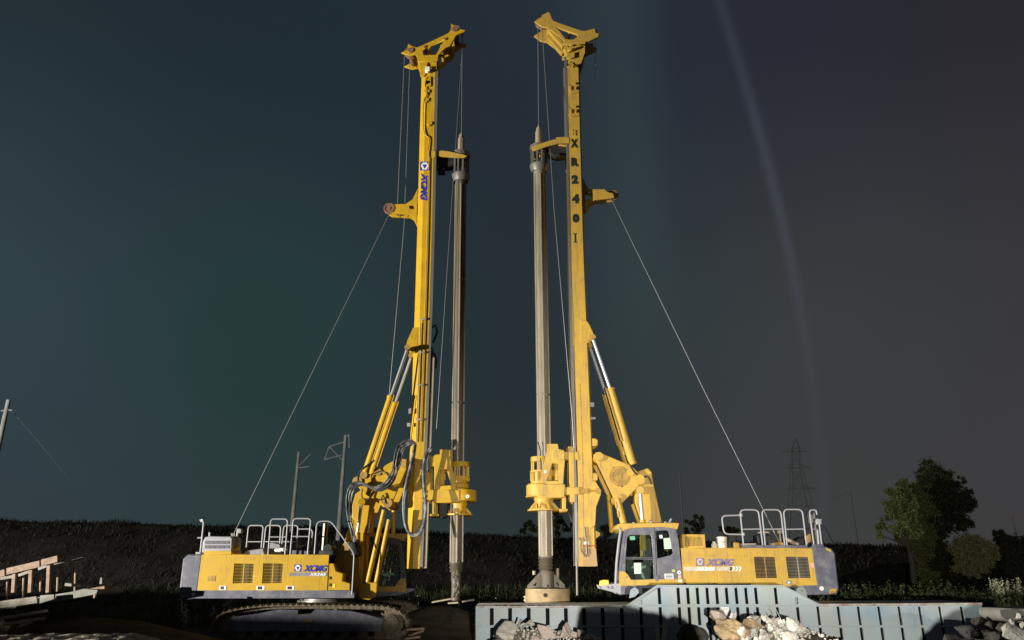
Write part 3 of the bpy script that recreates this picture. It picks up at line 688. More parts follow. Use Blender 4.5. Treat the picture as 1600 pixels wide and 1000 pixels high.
armL = pl(B(), [(672, 236), (677, 235), (680, 237.5), (690, 235.5), (700, 236.5), (722, 241), (729, 243.5), (726, 246), (712, 245), (690, 243.5), (672, 243)], KY-.42, .10, bev=.012, also=(0, .7)); boxL = pl(B(), [(683, 244.5), (709, 247), (709, 257), (700, 259.5), (685, 258)], KY-.2, .4, bev=.02)
pl(armL, [(671, 236), (680, 236), (680, 245), (671, 245)], KY-.5, 1.0, bev=.02); pl(boxL, [(683, 262), (694, 262), (694, 264), (683, 264)], KY-.3, .5, bev=.008)
kbL, axL = kelly(LR, [(212, 721.2), (285, 720), (480, 718.2), (690, 716), (880, 713)], 281, 882, 207, 243, 278, (armL, boxL), 680, 1, P(722.5, 50, KY), .235)
b = B(); c = axL(882); z = lambda y: P(713, y, KY).z
obj('kelly_spring', lathe(B(), c.x, KY, [(.2, z(878)), (.25, z(881)), (.2, z(884)), (.25, z(887)), (.2, z(890)), (.24, z(893)), (.17, z(895)), (.17, z(905)), (.15, z(915)), (.15, z(938)), (.02, z(940))], 20), KELLY, kbL, True)
b = B()
for k in range(26):
    t = rnd.random(); p = P(713+rnd.uniform(-5, 4), 893+t*38, KY-.15); s_ = rnd.uniform(.05, .12)*(1-.4*t)
    bmesh.ops.create_icosphere(b, subdivisions=1, radius=s_, matrix=Matrix.Translation(p) @ Matrix.Diagonal((1, 1, rnd.uniform(.8, 2), 1)))
obj('mud', b, KELLY, kbL)
def rot_flange(b, c, zs, rr):
    lathe(b, c.x, KY, [(rr*.5, zs[0]), (rr*.95, zs[0]), (rr*.95, zs[1]), (rr, zs[1]), (rr, zs[2]), (rr*.92, zs[2]), (rr*.92, zs[3]), (rr*.92, zs[4]), (rr*.84, zs[4]), (rr*.84, zs[5]), (rr*1.55, zs[5]), (rr*1.62, zs[5]), (rr*1.62, zs[6]), (rr*.6, zs[6])], 40)
# left rotary drive
dc = P(718.5, 745, KY); Zp = lambda y: P(718, y, KY).z
rd = obj('rotary_drive', pl(B(), [(678.5, 766), (717, 766.5), (717, 784), (678.5, 784)], KY-.55, 1.1, bev=.03), YEL, LR)
b = lathe(B(), P(722, 775, KY).x, KY, [(.2, Zp(784)), (.55, Zp(784)), (.55, Zp(783)), (.52, Zp(782)), (.52, Zp(768)), (.5, Zp(766.5)), (.2, Zp(766.5))], 40); obj('gear_case', b, YEL, rd, True)
disc_sticker(730.5, 775.5, 2.8, KY-.56, rd, WHITE, BLUE)
b = pl(B(), [(675, 727), (673, 715), (681, 711), (688, 710.5), (688, 703), (704.5, 703), (705, 728), (712, 752), (711.5, 766), (679, 766), (679, 728)], KY-.5, .1, [[(687, 733), (698, 732), (706, 759), (687, 760)]], .015, also=(0, .9)); pl(b, [(682, 712), (703, 712), (703, 728), (682, 728)], KY-.4, .8, bev=.02)
obj('drive_frame', b, YEL, rd)
b = B(); c = P(690.5, 745, KY-.3)
for (r_, y0, y1) in ((.11, 760, 752), (.14, 752, 742), (.10, 742, 738), (.13, 738, 733)): lathe(b, c.x, KY-.28, [(.02, Zp(y0)), (r_, Zp(y0)), (r_, Zp(y1)), (.02, Zp(y1))], 14)
obj('drive_motor', b, YELW, rd, True)
b = lathe(B(), dc.x, KY, [(.24, Zp(723)), (.33, Zp(722.5)), (.34, Zp(724)), (.34, Zp(730)), (.26, Zp(730.3))], 30)
lathe(b, dc.x, KY, [(.25, Zp(745)), (.34, Zp(744.8)), (.33, Zp(747)), (.26, Zp(755)), (.30, Zp(755.5)), (.33, Zp(757)), (.33, Zp(763)), (.28, Zp(764)), (.28, Zp(766.5)), (.2, Zp(766.6))], 30)
for k in range(12):
    a = 2*math.pi*k/12; o = Vector((math.cos(a), math.sin(a), 0))*.31; beam(b, Vector((dc.x, KY, Zp(745)))+o, Vector((dc.x, KY, Zp(730)))+o, .06, .05, .004); beam(b, Vector((dc.x, KY, Zp(752)))+o*1.02, Vector((dc.x, KY, Zp(745)))+o*1.02, .04, .06, .004)
obj('drum', b, YEL, rd, True)
b = B(); rot_flange(b, dc, [Zp(784), Zp(787), Zp(789), Zp(790), Zp(795), Zp(803.5), Zp(806)], .30)
for k in range(10):
    a = 2*math.pi*k/10; o = Vector((math.cos(a), math.sin(a), 0)); beam(b, Vector((dc.x, KY, Zp(795)))+o*.26, Vector((dc.x, KY, Zp(804)))+o*.43, .05, .06, .004)
obj('bell_flange', b, YEL, rd, True)
b = B(); pl(b, [(676, 784), (681.5, 784), (681.5, 804), (676, 804)], KY-.45, .12, also=(0, .8)); pl(b, [(672, 803.5), (685, 803.5), (685, 805.5), (672, 805.5)], KY-.5, 1.0); obj('drive_leg', b, YEL, rd)
b = B(); pl(b, [(687, 785), (698, 785), (697, 806), (690, 808), (686, 800)], KY-.3, .4, bev=.04); obj('swivel_motor', b, DARK, rd)
b = B(); pl(b, [(663.5, 728), (672, 728), (672, 784), (664, 784)], KY-.45, .12, also=(0, .78), bev=.015); pl(b, [(668, 766), (680, 766), (680, 780), (668, 780)], KY-.5, 1.0, bev=.02); pl(b, [(664, 716), (676, 713), (678, 728), (664, 728)], KY-.35, .7, bev=.02); obj('carriage', b, YEL, rd)
# ---- boom links below the mast
bl = obj('boom_link', pl(B(), [(554.5, 752), (556, 747), (577, 741), (600, 729), (623, 716), (632, 718), (636, 724), (634, 733), (610, 790), (600, 792), (566, 768)], 26.3, .14, bev=.015, also=(0, 1.3)), YEL, LR)
b = B()
for (x, y, r_) in ((558, 752, .17), (632, 724, .15), (606, 786, .15), (568, 742, .13), (590, 737, .13)):
    p = P(x, y, 26.24); tube(b, [p, p+Vector((0, 1.56, 0))], r_, 16)
obj('pivot_pin', b, YELD, bl, True)
c = P(593, 750, 26.2); b = lathe(B(), c.x, c.z, [(.24, 26.31), (.27, 26.24), (.31, 26.24), (.31, 26.31)], 28, 'Y'); obj('cover_ring', b, YELD, bl, True)
obj('hook', tube(B(), spline([P(x, y, 26.22) for x, y in ((598, 786), (596, 780), (599, 774), (601, 781), (603, 787))]), .02, 6), DARK, bl, True)
ba = obj('boom_arm', pl(B(), [(552, 834), (551, 790), (556, 772), (566, 765), (587, 782), (584, 790), (569, 828), (564, 920), (553, 920)], 26.42, .10, bev=.015, also=(0, 1.1)), YEL, LR)
pl_ = pl(B(), [(536, 860), (552, 800), (560, 800), (560, 905), (540, 905)], 26.5, 1.0, bev=.03); obj('boom_web', pl_, YEL, ba)
obj('boom_bracket', pl(B(), [(517, 906), (521, 885), (526, 865), (537, 850), (552, 846), (560, 850), (560, 926), (546, 926), (536, 912)], 26.1, 1.9, bev=.02), YELD, LR)
b = B()
for top, bot, r_ in (((600, 797), (573, 916), .075), ((608, 812), (587, 914), .075)):
    tube(b, [P(*top, 26.0), P(*bot, 26.0)], r_, 12)
obj('parallel_arm', b, YEL, LR, True)
obj('parallel_arm', tube(B(), [P(585, 790, 27.6), P(572, 900, 27.6)], .075, 12), YEL, LR, True)
obj('arm_foot', pl(B(), [(560.5, 933), (562, 918), (566, 912), (588, 911), (589, 917), (586, 932), (576, 936)], 25.9, .3, bev=.03), YEL, LR)
lc = obj('lifting_cylinder', tube(B(), [P(558.5, 832, 26.2), P(556.5, 918, 26.2)], .105, 16), YEL, LR, True)
obj('piston_rod', tube(B(), [P(565, 786, 26.2), P(558.4, 834, 26.2)], .06, 14), CHROME, lc, True); obj('rod_eye', tube(B(), [P(565, 784, 26.0), P(565, 784, 26.5)], .12, 14), YEL, lc, True)
lc = obj('lifting_cylinder', tube(B(), [P(574, 838, 27.5), P(570.5, 900, 27.5)], .10, 16), YEL, LR, True)
obj('piston_rod', tube(B(), [P(580, 795, 27.5), P(573.5, 840, 27.5)], .055, 14), CHROME, lc, True)
obj('counter_arm', tube(B(), [P(615.5, 785, 27.7), P(614.5, 838, 27.7)], .075, 12), YEL, LR, True)
b = B(); pl(b, [(566, 834), (612, 836), (612, 839), (566, 837.5)], 27.6, 1.1, bev=.01); obj('cab_roof_guard', b, YEL, LR)
obj('front_platform', pl(B(), [(585, 932), (588, 919), (646, 920), (646, 923), (622, 930)], 27.5, 1.1, bev=.01), GREY, LR)
# ---- hoses
def hose(parent, pts, Y, r, n=1, spread=2.0, m=None, jy=.05):
    b = B()
    for k in range(n):
        o = (k-(n-1)/2)*spread
        tube(b, spline([P(x+o*.7+rnd.uniform(-.7, .7), y+o*.7+rnd.uniform(-.7, .7), Y+rnd.uniform(-jy, jy)) for x, y in pts], 5), r, 8)
    return obj('hose', b, m or HOSE, parent, True)
hose(LR, [(648, 691), (633, 692), (623, 703), (619, 720), (617, 736), (610, 751), (600, 761), (586, 764), (568, 757), (557, 757), (548, 767), (545, 785), (545.5, 810), (550, 830), (554, 846)], 25.95, .03, 5, 2.2)
hose(LR, [(643, 696), (634, 700), (628, 712), (624, 728), (616, 742), (604, 755), (590, 760)], 26.0, .022, 2, 2)
hose(LR, [(560, 753), (560, 742), (568, 732), (578, 724), (585, 719)], 26.0, .026, 2, 1.5, RUB)
hose(LR, [(566, 764), (566, 776), (571, 781), (578, 778), (580, 770)], 26.0, .024, 1, 1, RUB)
hose(LR, [(649, 694), (644, 722), (637, 752), (632, 778), (631, 803), (635, 826), (644, 837), (655, 832), (662, 815), (664.5, 790), (662.5, 762), (661, 738), (664, 716), (673, 702)], 25.98, .05, 2, 2.0)
hose(LR, [(669, 737), (669.5, 720), (673, 706), (674, 700)], 26.2, .022, 3, 1.5)
b = B(); pts = [P(552, 846, 26), P(556, 858, 26.1), P(560, 868, 26.2)]; tube(b, pts, [.17, .2, .14], 12); obj('hose_cover', b, RUB, LR, True)
hose(LR, [(676, 512), (680, 508), (682.5, 518), (679, 530), (676, 535)], MY+.9, .03, 2, 1, RUB); hose(LR, [(672, 548), (678, 552), (681, 562), (681, 575)], MY+.9, .03, 2, 1, RUB)
b = B(); pl(b, [(639, 639), (642, 638), (642, 645), (639, 646)], MY-.1, .1); pl(b, [(636.5, 661), (641, 661), (641, 666), (636.5, 666)], MY-.1, .1); obj('sensor', b, LGREY, ml)
# ---- wire ropes of the left rig
c = P(608, 335, MY+.3)
wire([c, P(364.5, 836, YL+.4)], LR, .013, 'winch_rope')
wire([P(632, 88, MY+.22), P(621, 322, MY+.48)], LR, .013); wire([P(640.5, 92, MY+.72), P(632.5, 326, MY+.6)], LR, .012)
wire([P(632.8, 336, MY+.5), P(608, 620, MY+.9)], LR, .011)
wire([P(724, 52, KY), P(708, 285, KY-.35), P(682, 670, KY-.45)], LR, .010)
# ================================================================== drilling rig on the right
YR = 25.6
RR = thing('drilling_rig', (P(1130, 990, 27.2).x, 27.2, 0), 'tall yellow drilling rig facing left behind the blue-grey hull, black letters down its mast', 'drilling rig', 'two rotary drilling rigs')
x0, x1 = P(960, 975, 24.9).x, P(1285, 975, 24.9).x
crawler(RR, x0, x1, 24.95); crawler(RR, x0, x1, 28.75)
b = B(); box(b, x0+1.4, x1-1.2, 25.6, 28.8, .45, 1.0, .04); box(b, x0+2, x1-2.0, 25.8, 28.6, 1.0, 1.2, .03); obj('car_body', b, DARK, RR)
b = lathe(B(), P(1120, 940, 27.2).x, 27.2, [(.5, 1.1), (.98, 1.1), (.98, 1.2), (1.0, 1.3), (1.0, 1.44), (.5, 1.44)], 64); obj('slewing_ring', b, STEEL, RR, True)
obj('deck_frame', pl(B(), [(970, 914), (1200, 915), (1280, 915), (1262, 927), (970, 927)], YR+.03, 3.1, bev=.02), GREY, RR)
cw = obj('counterweight', pl(B(), [(1269.5, 856.3), (1291, 856.3), (1299, 859.5), (1303, 866), (1309, 920), (1306, 927), (1262, 927), (1256, 916), (1278.3, 915.5)], YR-.01, 3.22, bev=.05), GREY, RR)
disc_sticker(1284, 919.5, 3.3, YR-.016, cw, WHITE, PINK)
b = B(); pl(b, [(1291, 857), (1297, 858), (1299, 862), (1293, 859.5)], YR-.03, .05); pl(b, [(1298, 921), (1307, 920), (1305.5, 926), (1297, 927)], YR-.03, .05); obj('yellow_corner', b, YELW, cw)  # yellow plates on two corners of the counterweight
SR = [(1064, 1067.3), (1117, 1122.5), (1167, 1174.3), (1216.8, 1224), (1269, 1278)]
def seamr(i, y): t = (y-857)/(915-857); return SR[i][0]+(SR[i][1]-SR[i][0])*t
G3 = [(1177.5, 869.5), (1211.3, 869.5), (1215.3, 904), (1181.3, 904)]; G4 = [(1227.3, 869.5), (1263.3, 869.5), (1268, 904), (1231.7, 904)]
HO = [[], [], [G3]+slots(1175.5, 1211.5, 859, 866, 13, -1), [G4]+slots(1225.5, 1264.5, 859, 866, 14, -1)]
obj('engine_bay', pl(B(), [(1066, 858.5), (1267, 858.5), (1275, 913), (1069, 911)], YR+.14, 2.9, bev=.01), INSIDE, RR)
pans = []
for i in range(4):
    e = .5; yb = (911.5, 911.5, 913, 915.3)[i]
    q = [(seamr(i, 857)+e, 857), (seamr(i+1, 857)-e, 857), (seamr(i+1, yb)-e, yb), (seamr(i, yb)+e, yb)]
    pans.append(panel(RR, q, YR, HO[i], 'side_panel', YELW))
for i in (0, 1):     # shoulder crease of the plain panels
    obj('crease', pl(B(), [(seamr(i, 868)+1, 867.6), (seamr(i+1, 868)-1, 867.6), (seamr(i+1, 869)-1, 868.9), (seamr(i, 869)+1, 868.9)], YR-.008, .02, bev=.006), YELW, pans[i])
obj('roof_panel', pl(B(), [(1065, 856.2), (1268, 856.2), (1268, 858.4), (1065, 858.4)], YR+.06, 3.05, bev=.004), YELW, RR)
grille(G3, YR+.004, pans[2], 16, m=YELD); grille(G4, YR+.004, pans[3], 15, m=KELLYL)
h = obj('latch', pl(B(), [(1228, 907.3), (1236.5, 907.3), (1237, 913), (1228.7, 913)], YR-.012, .011, bev=.003), BAND_, pans[3]); obj('keyhole', pl(B(), [(1231, 909), (1234, 909), (1234, 911.5), (1231, 911.5)], YR-.017, .005, bev=.002), WHITE, h)
obj('warning_label', pl(B(), [(1266.5, 879.5), (1271.5, 879.5), (1272.7, 886.5), (1267.6, 886.5)], YR-.007, .006, bev=.001), PINK, pans[3])
emblem(1087.7, 872, 1099.6, 884, YR-.016, pans[0], PURP, FADE)
obj('stripe', pl(B(), [(1068, 885.6), (1117.5, 885.6), (1118, 892), (1068.6, 892)], YR-.008, .006, bev=.001), FADE, pans[0]); obj('stripe', pl(B(), [(1119.6, 885.6), (1144, 885.6), (1143, 891.5), (1120.2, 892)], YR-.008, .006, bev=.001), FADE, pans[1])
text('lettering', 'XCMG', (1103.5, 873, 1146, 884.2), YR-.016, PURP, pans[0], .28, .042)
text('lettering', 'XR240i', (1087.5, 885.9, 1117.3, 891.6), YR-.016, WHITE, pans[0], .28, .04)
for k in range(4): x = 1139.5+k*5; obj('chevron', pl(B(), [(x, 885), (x+2.4, 885), (x+4.4, 887.6), (x+2, 892.4), (x-.4, 892.4), (x+1.8, 888)], YR-.008, .006, bev=.001), WHITE, pans[1])
# ---- roof-top fittings
fb = obj('filter_box', pl(B(), [(1066.2, 835.6), (1100.8, 835.4), (1102, 856.2), (1067.5, 856.2)], YR+.15, .75, [[(1068.4, 838), (1098.6, 838), (1099.6, 854), (1069.8, 854)]], .015), YELW, RR)
b = B()
for k in range(15): x = 1069.2+k*2.05; pl(b, [(x, 838), (x+.95, 838), (x+1.9, 854), (x+.95, 854)], YR+.18, .03, bev=.003)
obj('louvre', b, YELW, fb); obj('filter_back', pl(B(), [(1068, 837), (1099, 837), (1100, 855), (1069, 855)], YR+.3, .02, bev=.002), INSIDE, fb)
for (xa, xb, ya, ys) in ((1156.2, 1186, 796.5, (1162, 1192)), (1190.3, 1220.7, 796.5, (1196, 1226.5)), (1224.2, 1254.6, 796, (1230, 1260.5))):
    h = rail([(ys[0], 853), (xa, ya), (xb-1, ya), (ys[1], 853)], YR+.10, RR, .027, [(((xa+ys[0])/2, 827), ((xb+ys[1])/2, 826.6))], rad=.16)
    obj('foot_plate', pl(B(), [(ys[0]-1, 852.2), (ys[1]+1, 852.2), (ys[1]+1.4, 856.3), (ys[0]-.6, 856.3)], YR+.06, .14, bev=.01), GREY, h)
g = rail([(1158, 805), (1127.5, 806), (1131.5, 834.5), (1162, 835.2)], YR+.10, RR, .028, name='gate_rail', rad=.15)
for (x, y) in ((1158, 805), (1161.5, 834.8)): obj('clamp', tube(B(), [P(x, y-2, YR+.1), P(x, y+2, YR+.1)], .06, 10), LGREY, g, True)
h = rail([(1272.5, 856), (1264.5, 797), (1275, 796.5), (1276.5, 804)], YR+.12, RR, .027, rad=.16); obj('foot_plate', pl(B(), [(1270, 851), (1286, 851), (1287, 856.3), (1271, 856.3)], YR+.08, .14, bev=.01), GREY, h)
rail([(1284.5, 856), (1279.5, 812)], YR+.12, RR, .027); rail([(1277, 850), (1271.8, 803), (1275, 799)], YR+.7, RR, .03, [((1270, 827), (1277, 826.5))])
rail([(1279.5, 856), (1277.5, 828)], YR+.4, RR, .04, name='lamp_post'); obj('work_lamp', pl(B(), [(1277, 811.5), (1283, 811.5), (1283, 818.5), (1277, 818.5)], YR+.06, .2, bev=.02), LGREY, RR); obj('work_lamp', pl(B(), [(1266, 804.5), (1270.5, 804.5), (1271, 816), (1267, 817)], YR+.3, .2, bev=.02), STEEL, RR)
b = B(); pl(b, [(1158, 850), (1181, 849.5), (1182, 855.5), (1159, 855.5)], YR+.5, .6, bev=.02); pl(b, [(1190, 832), (1201, 831.5), (1203, 846), (1192, 846)], YR+1.2, .5, bev=.03); pl(b, [(1218, 829), (1222, 829), (1223, 856), (1219, 856)], YR+1.1, .2); tube(b, [P(1225, 841, YR+.9), P(1248, 852, YR+.6)], .07, 8); obj('pipework', b, KELLYL, RR, True)
b = B(); pl(b, [(1203, 838), (1210, 846), (1222, 852), (1222, 856), (1204, 856)], YR+.6, .8, bev=.04); pl(b, [(1246, 846), (1257, 840), (1263, 846), (1263, 856), (1246, 856)], YR+.8, .8, bev=.04); pl(b, [(1184, 838), (1190, 835), (1194, 856), (1186, 856)], YR+.9, .5, bev=.03); obj('exhaust_housing', b, DARK, RR)
b = B(); pl(b, [(1209, 850), (1220, 847), (1226, 851), (1222, 856), (1210, 856)], YR+.35, .4, bev=.03); pl(b, [(1261, 839), (1266, 836), (1268, 844), (1263, 847)], YR+.6, .2, bev=.03); obj('bracket', b, YELD, RR)
b = B(); pl(b, [(1140, 836), (1149, 838), (1150, 856), (1140, 856)], YR+1.1, .5, bev=.05); obj('tank', b, DARK, RR); b = B(); pl(b, [(1148, 849), (1154, 849), (1155, 856), (1149, 856)], YR+.4, .25, bev=.03); obj('filler_cap', b, YELD, RR)
# ---- cab
CY = YR-.02
cab = thing('cab', P(1015, 915, CY), None, None); cab.parent = RR; cab.location = WL[cab.name]-WL[RR.name]
parts = []
def cp(name, bm, m, smooth=False, par=None): o = obj(name, bm, m, par or cab, smooth); parts.append(o); return o
SH = [(967.5, 906), (968, 893), (972, 858), (975.5, 833), (980, 827), (988, 825), (1040, 822.6), (1050, 823), (1056, 828), (1059.5, 842), (1066.5, 906)]
WU = [(979.5, 838), (983, 835.3), (1015, 834.8), (1018.5, 838), (1021, 871.3), (977, 871)]
WD = [(976.8, 873.2), (1021, 873.6), (1022.5, 905), (989, 907), (984, 905), (977, 896)]
WR = [(1024, 829), (1040, 827.8), (1045, 830), (1052.5, 864), (1049, 868), (1026.5, 873.5)]
cp('cab_shell', pl(B(), SH, CY, .07, [WU, WD, WR], .015), GREY)
cp('cab_shell', pl(B(), SH, CY+1.33, .07, [WU, WD, WR], .015), GREY)
b = B(); pl(b, [(1052, 826), (1058, 838), (1066, 906), (1062, 906), (1054, 840), (1049, 828)], CY+.07, 1.26); pl(b, [(968, 893), (968, 912), (1067, 912), (1067, 906), (980, 905)], CY+.07, 1.26); pl(b, [(980, 827), (1050, 823), (1050, 825), (980, 829)], CY+.07, 1.26); cp('cab_body', b, GREY)
b = B(); 
for Yp in (CY+.02, CY+1.30):
    for (p, q) in (((968, 893), (972, 858)), ((972, 858), (975.5, 833)), ((975.5, 833), (980, 827))): beam(b, P(*p, Yp), P(*q, Yp), .07, .09)
cp('front_pillar', b, GREY)
for WW, nm in ((WU, 'door_window'), (WD, 'door_window'), (WR, 'rear_window')): cp(nm, pl(B(), WW, CY+.03, .008, bev=.001), GLASS)
b = B(); pp = [P(x, y, CY+.08) for x, y in ((969.5, 893), (973, 858), (976.5, 833))]
for p, q in zip(pp, pp[1:]): beam(b, p+Vector((0, .58, 0)), q+Vector((0, .58, 0)), 1.15, .012, 0)
cp('windscreen', b, GLASS)
cp('cab_roof', pl(B(), [(964.5, 824.5), (967, 819.5), (972, 818.6), (1052, 817.6), (1060.5, 818.2), (1057.5, 826.5), (1052, 824.6), (1035, 822.4), (990, 824), (978, 826.5), (972, 830), (968, 825.5)], CY-.03, 1.5, bev=.02), YELW)
cp('sill', pl(B(), [(968, 893), (975.5, 893), (980, 897), (986, 906.5), (1022, 905.6), (1067, 904.8), (1068, 912), (968, 915)], CY-.03, .05, [[(978.5, 900), (981, 900), (982, 903.5), (979, 904)]], .008), YELW)
b = B(); pl(b, [(995, 882), (1012, 880), (1016, 890), (1014, 904), (994, 904)], CY+.5, .5, bev=.05); pl(b, [(1008, 845), (1017, 842), (1022, 880), (1012, 884)], CY+.5, .5, bev=.06); cp('seat', b, SEATM)
b = B(); pl(b, [(981, 876), (988, 870), (990, 904), (982, 904)], CY+.7, .4, bev=.03); tube(b, [P(989, 872, CY+.6), P(996, 866, CY+.6)], .03, 8); cp('control_console', b, DARK)
b = B(); pl(b, [(1000, 836.5), (1003.2, 836.5), (1004.6, 872), (1001.4, 872)], CY+.75, .06); cp('pole_reflection', b, YELW)  # solid bar stands in for a yellow pole's reflection in the glass
b = B()
for k in range(5): c = P(985+rnd.uniform(0, 34), rnd.uniform(882, 902), CY+.3); bmesh.ops.create_icosphere(b, subdivisions=1, radius=rnd.uniform(.06, .13), matrix=Matrix.Translation(c) @ Matrix.Rotation(rnd.random()*3, 4, 'Y') @ Matrix.Diagonal((1.6, .6, .6, 1)))
cp('plastic_wrap', b, PAPER)
nshared = len(parts)
b = B(); pl(b, [(1022.3, 824.5), (1023.4, 824.5), (1027, 905.5), (1025.9, 905.5)], CY-.004, .006, bev=.001); pl(b, [(976.5, 871.3), (1021, 871.6), (1021, 873.2), (976.5, 872.8)], CY-.006, .03, bev=.003); cp('door_seal', b, DARK)
b = B(); pl(b, [(1020.2, 841), (1022.5, 841), (1023.3, 850), (1021, 850)], CY-.03, .03); pl(b, [(1024.3, 899), (1028, 899), (1028.4, 908), (1024.7, 908)], CY-.04, .04); cp('door_hinge', b, GREY)
rail([(962.2, 912), (963.5, 880), (967, 848), (970, 829), (967, 824.5)], CY-.02, cab, .045, name='grab_bar', m=LGREY)
for nm, q, m, t in (('sticker', [(984, 838), (992, 837.6), (992.4, 843.6), (984.6, 844)], GREEN, None), ('paper_notice', [(990.3, 879.5), (1001.7, 879.3), (1002, 896.5), (991, 896.7)], PAPER, None), ('paper_notice', [(1036.6, 841), (1048, 840.3), (1049.3, 857.5), (1038, 858)], PAPER, None), ('sticker', [(1030.2, 836), (1034.8, 835.8), (1035.3, 841), (1030.8, 841.2)], WHITE, None), ('type_plate', [(1038.3, 896.7), (1052, 896.2), (1052.6, 905.2), (1039, 905.4)], WHITE, None), ('sticker', [(1049.7, 889.8), (1054.6, 889.5), (1055.2, 893.6), (1050.2, 893.9)], mat('lime_sticker', (.40,.50,.08), .5), None), ('sticker', [(1059.3, 899), (1064, 898.6), (1064.7, 904.4), (1060, 904.7)], PINK, None), ('sticker', [(1060, 906), (1065, 905.6), (1065.4, 909.5), (1060.4, 909.8)], WHITE, None)):
    k = obj(nm, pl(B(), q, CY-(.036 if q[0][1] > 905 else .005)+(.02 if m is PAPER else 0), .004, bev=.0005), m, cab)
    if nm == 'type_plate':
        b = B()
        for r_ in range(3): pl(b, [(1040, 898+r_*2.3), (1051, 897.8+r_*2.3), (1051, 899+r_*2.3), (1040, 899.2+r_*2.3)], CY-.009, .003, bev=.0005)
        obj('print', b, BLACK, k)
disc_sticker(1061.3, 894.6, 3.0, CY-.006, cab, WHITE, BLUE)
b = B()
for (x, y) in ((990, 817.5), (1017, 815.5), (1040, 816.5)): pl(b, [(x-1.2, y-1), (x+1.2, y-1), (x+1.2, y+1.5), (x-1.2, y+1.5)], CY+.2, .1)
tube(b, [P(1045, 817.5, CY+.3), P(1049, 811, CY+.3)], .035, 8); obj('roof_lamp', b, LGREY, cab)
fp = obj('front_platform', pl(B(), [(939, 915), (967, 911.5), (970, 911.5), (970, 929), (964, 926), (941, 920)], CY+.05, .08, [[(948, 916.5), (958, 915), (960, 921), (950, 919)]], .01, also=(0, 1.2)), LGREY, RR)
obj('platform_plate', pl(B(), [(940, 914.8), (969, 911.3), (969, 912.6), (940, 916)], CY+.14, 1.15, bev=.004), LGREY, fp)
obj('marker_lamp', pl(B(), [(938.3, 914), (938.6, 908.6), (944, 907.2), (950, 907.5), (950.6, 912.5)], CY+.05, .16, bev=.025), LAMPY, fp)
obj('tie_plate', pl(B(), [(970, 917), (986, 917), (986, 928), (970, 929)], CY+.1, 1.0, bev=.01), GREY, RR)
# the same kind of cab on the far side of the left rig, mirrored
cabl = thing('cab', Vector((0, 0, 0)), None, None); xm = P(634, 900, 27.4).x + P(968, 900, CY).x; dz = -P(0, 912, CY).z+P(0, 922, 27.4).z
WL[cabl.name] = Vector((xm-WL[cab.name].x, WL[cab.name].y+27.45-CY, WL[cab.name].z+dz)); cabl.parent = LR; cabl.location = WL[cabl.name]-WL[LR.name]
for o in parts[:nshared]:
    me = o.data.copy(); me.transform(Matrix.Diagonal((-1, 1, 1, 1))); me.flip_normals()
    k = bpy.data.objects.new(o.name.split('.')[0], me); sc.collection.objects.link(k); p = WL[o.name]
    k.parent = cabl; k.location = Vector((xm-p.x, p.y+27.45-CY, p.z+dz))-WL[cabl.name]; WL[k.name] = k.location+WL[cabl.name]
    me.materials[0] = {YELW: YELD, GREY: DARK}.get(o.data.materials[0], o.data.materials[0])  # darker materials put this cab's shade into its colours
# ---- mast
MR = 26.7
mr = obj('mast', mast_body([(903.5, 934, 885), (903.3, 931.5, 830), (902.8, 929, 750), (901.5, 926.5, 690), (896.5, 918.5, 500), (891.5, 914, 390), (888.5, 908.5, 205), (886, 906.5, 105)], MR, .95, .2, 1), YELW, RR)
b = B(); pts = strip(lerp([(885, 913), (690, 909.5), (600, 906)]), 885, 600, MR-.003, 0)
for p, q in zip(pts, pts[1:]): beam(b, p, q, .012, .02, 0)
obj('weld_seam', b, YELD, mr)
obj('muddy_foot', pl(B(), [(912, 858), (931, 857), (933.5, 884.5), (910, 884.5)], MR-.014, .012, bev=.003), mat('pinkish_mud', (.42,.27,.15), .9, dirt=(.50,.30,.10), amt=.9, scale=6), mr)
obj('red_line', pl(B(), [(911, 852), (930, 851.5), (930.3, 853.8), (911.3, 854.3)], MR-.016, .006, bev=.001), mat('red_paint', (.42,.07,.03), .6), mr); obj('tape', pl(B(), [(911.5, 846.5), (919.5, 846.5), (920, 851), (912, 851)], MR-.018, .006, bev=.001), WHITE, mr)
b = B(); tube(b, spline([P(x, y, MR-.06) for x, y in ((905, 840), (908, 846), (907, 856), (912, 866), (915, 868), (917, 855), (916, 838), (915, 845))]), .03, 7); tube(b, [P(913, 823, MR-.05), P(914.5, 840, MR-.05)], .035, 7); tube(b, [P(916, 850, MR-.06), P(917, 866, MR-.06)], .04, 7); obj('chain', b, STEEL, mr, True)
obj('lug', pl(B(), [(930.5, 829), (934, 831.5), (937, 832.5), (937.3, 836), (934, 838.5), (931.5, 841)], MR+.3, .12, [[(933, 833.5), (935, 833.5), (935, 835.5), (933, 835.5)]]), YELW, mr)
obj('pivot_bracket', pl(B(), [(926, 752), (930, 752.5), (938.8, 767), (938, 773), (931, 792), (929.5, 820), (922, 826), (922, 790)], MR-.02, .12, also=(0, .87), bev=.015), YELW, mr)
b = B(); p = P(934.5, 767, MR-.08); tube(b, [p, p+Vector((0, 1.15, 0))], .10, 14); tube(b, [P(908, 767, MR-.06), P(934, 767, MR-.06)], .03, 7)
for x in (908.5, 911.5, 914.5, 917): pl(b, [(x-1, 763.5), (x+1, 763.5), (x+1, 770.5), (x-1, 770.5)], MR-.08, .08, bev=.008)
obj('pin', b, YELD, mr, True)
b = B()
for y in (692, 746): pl(b, [(926.5, y-6), (930, y-6), (933, y-4), (933, y+3), (930, y+4), (926.5, y+4)], MR+.02, .3, bev=.03, also=(0, .5))
obj('slide_bracket', b, YELW, mr)
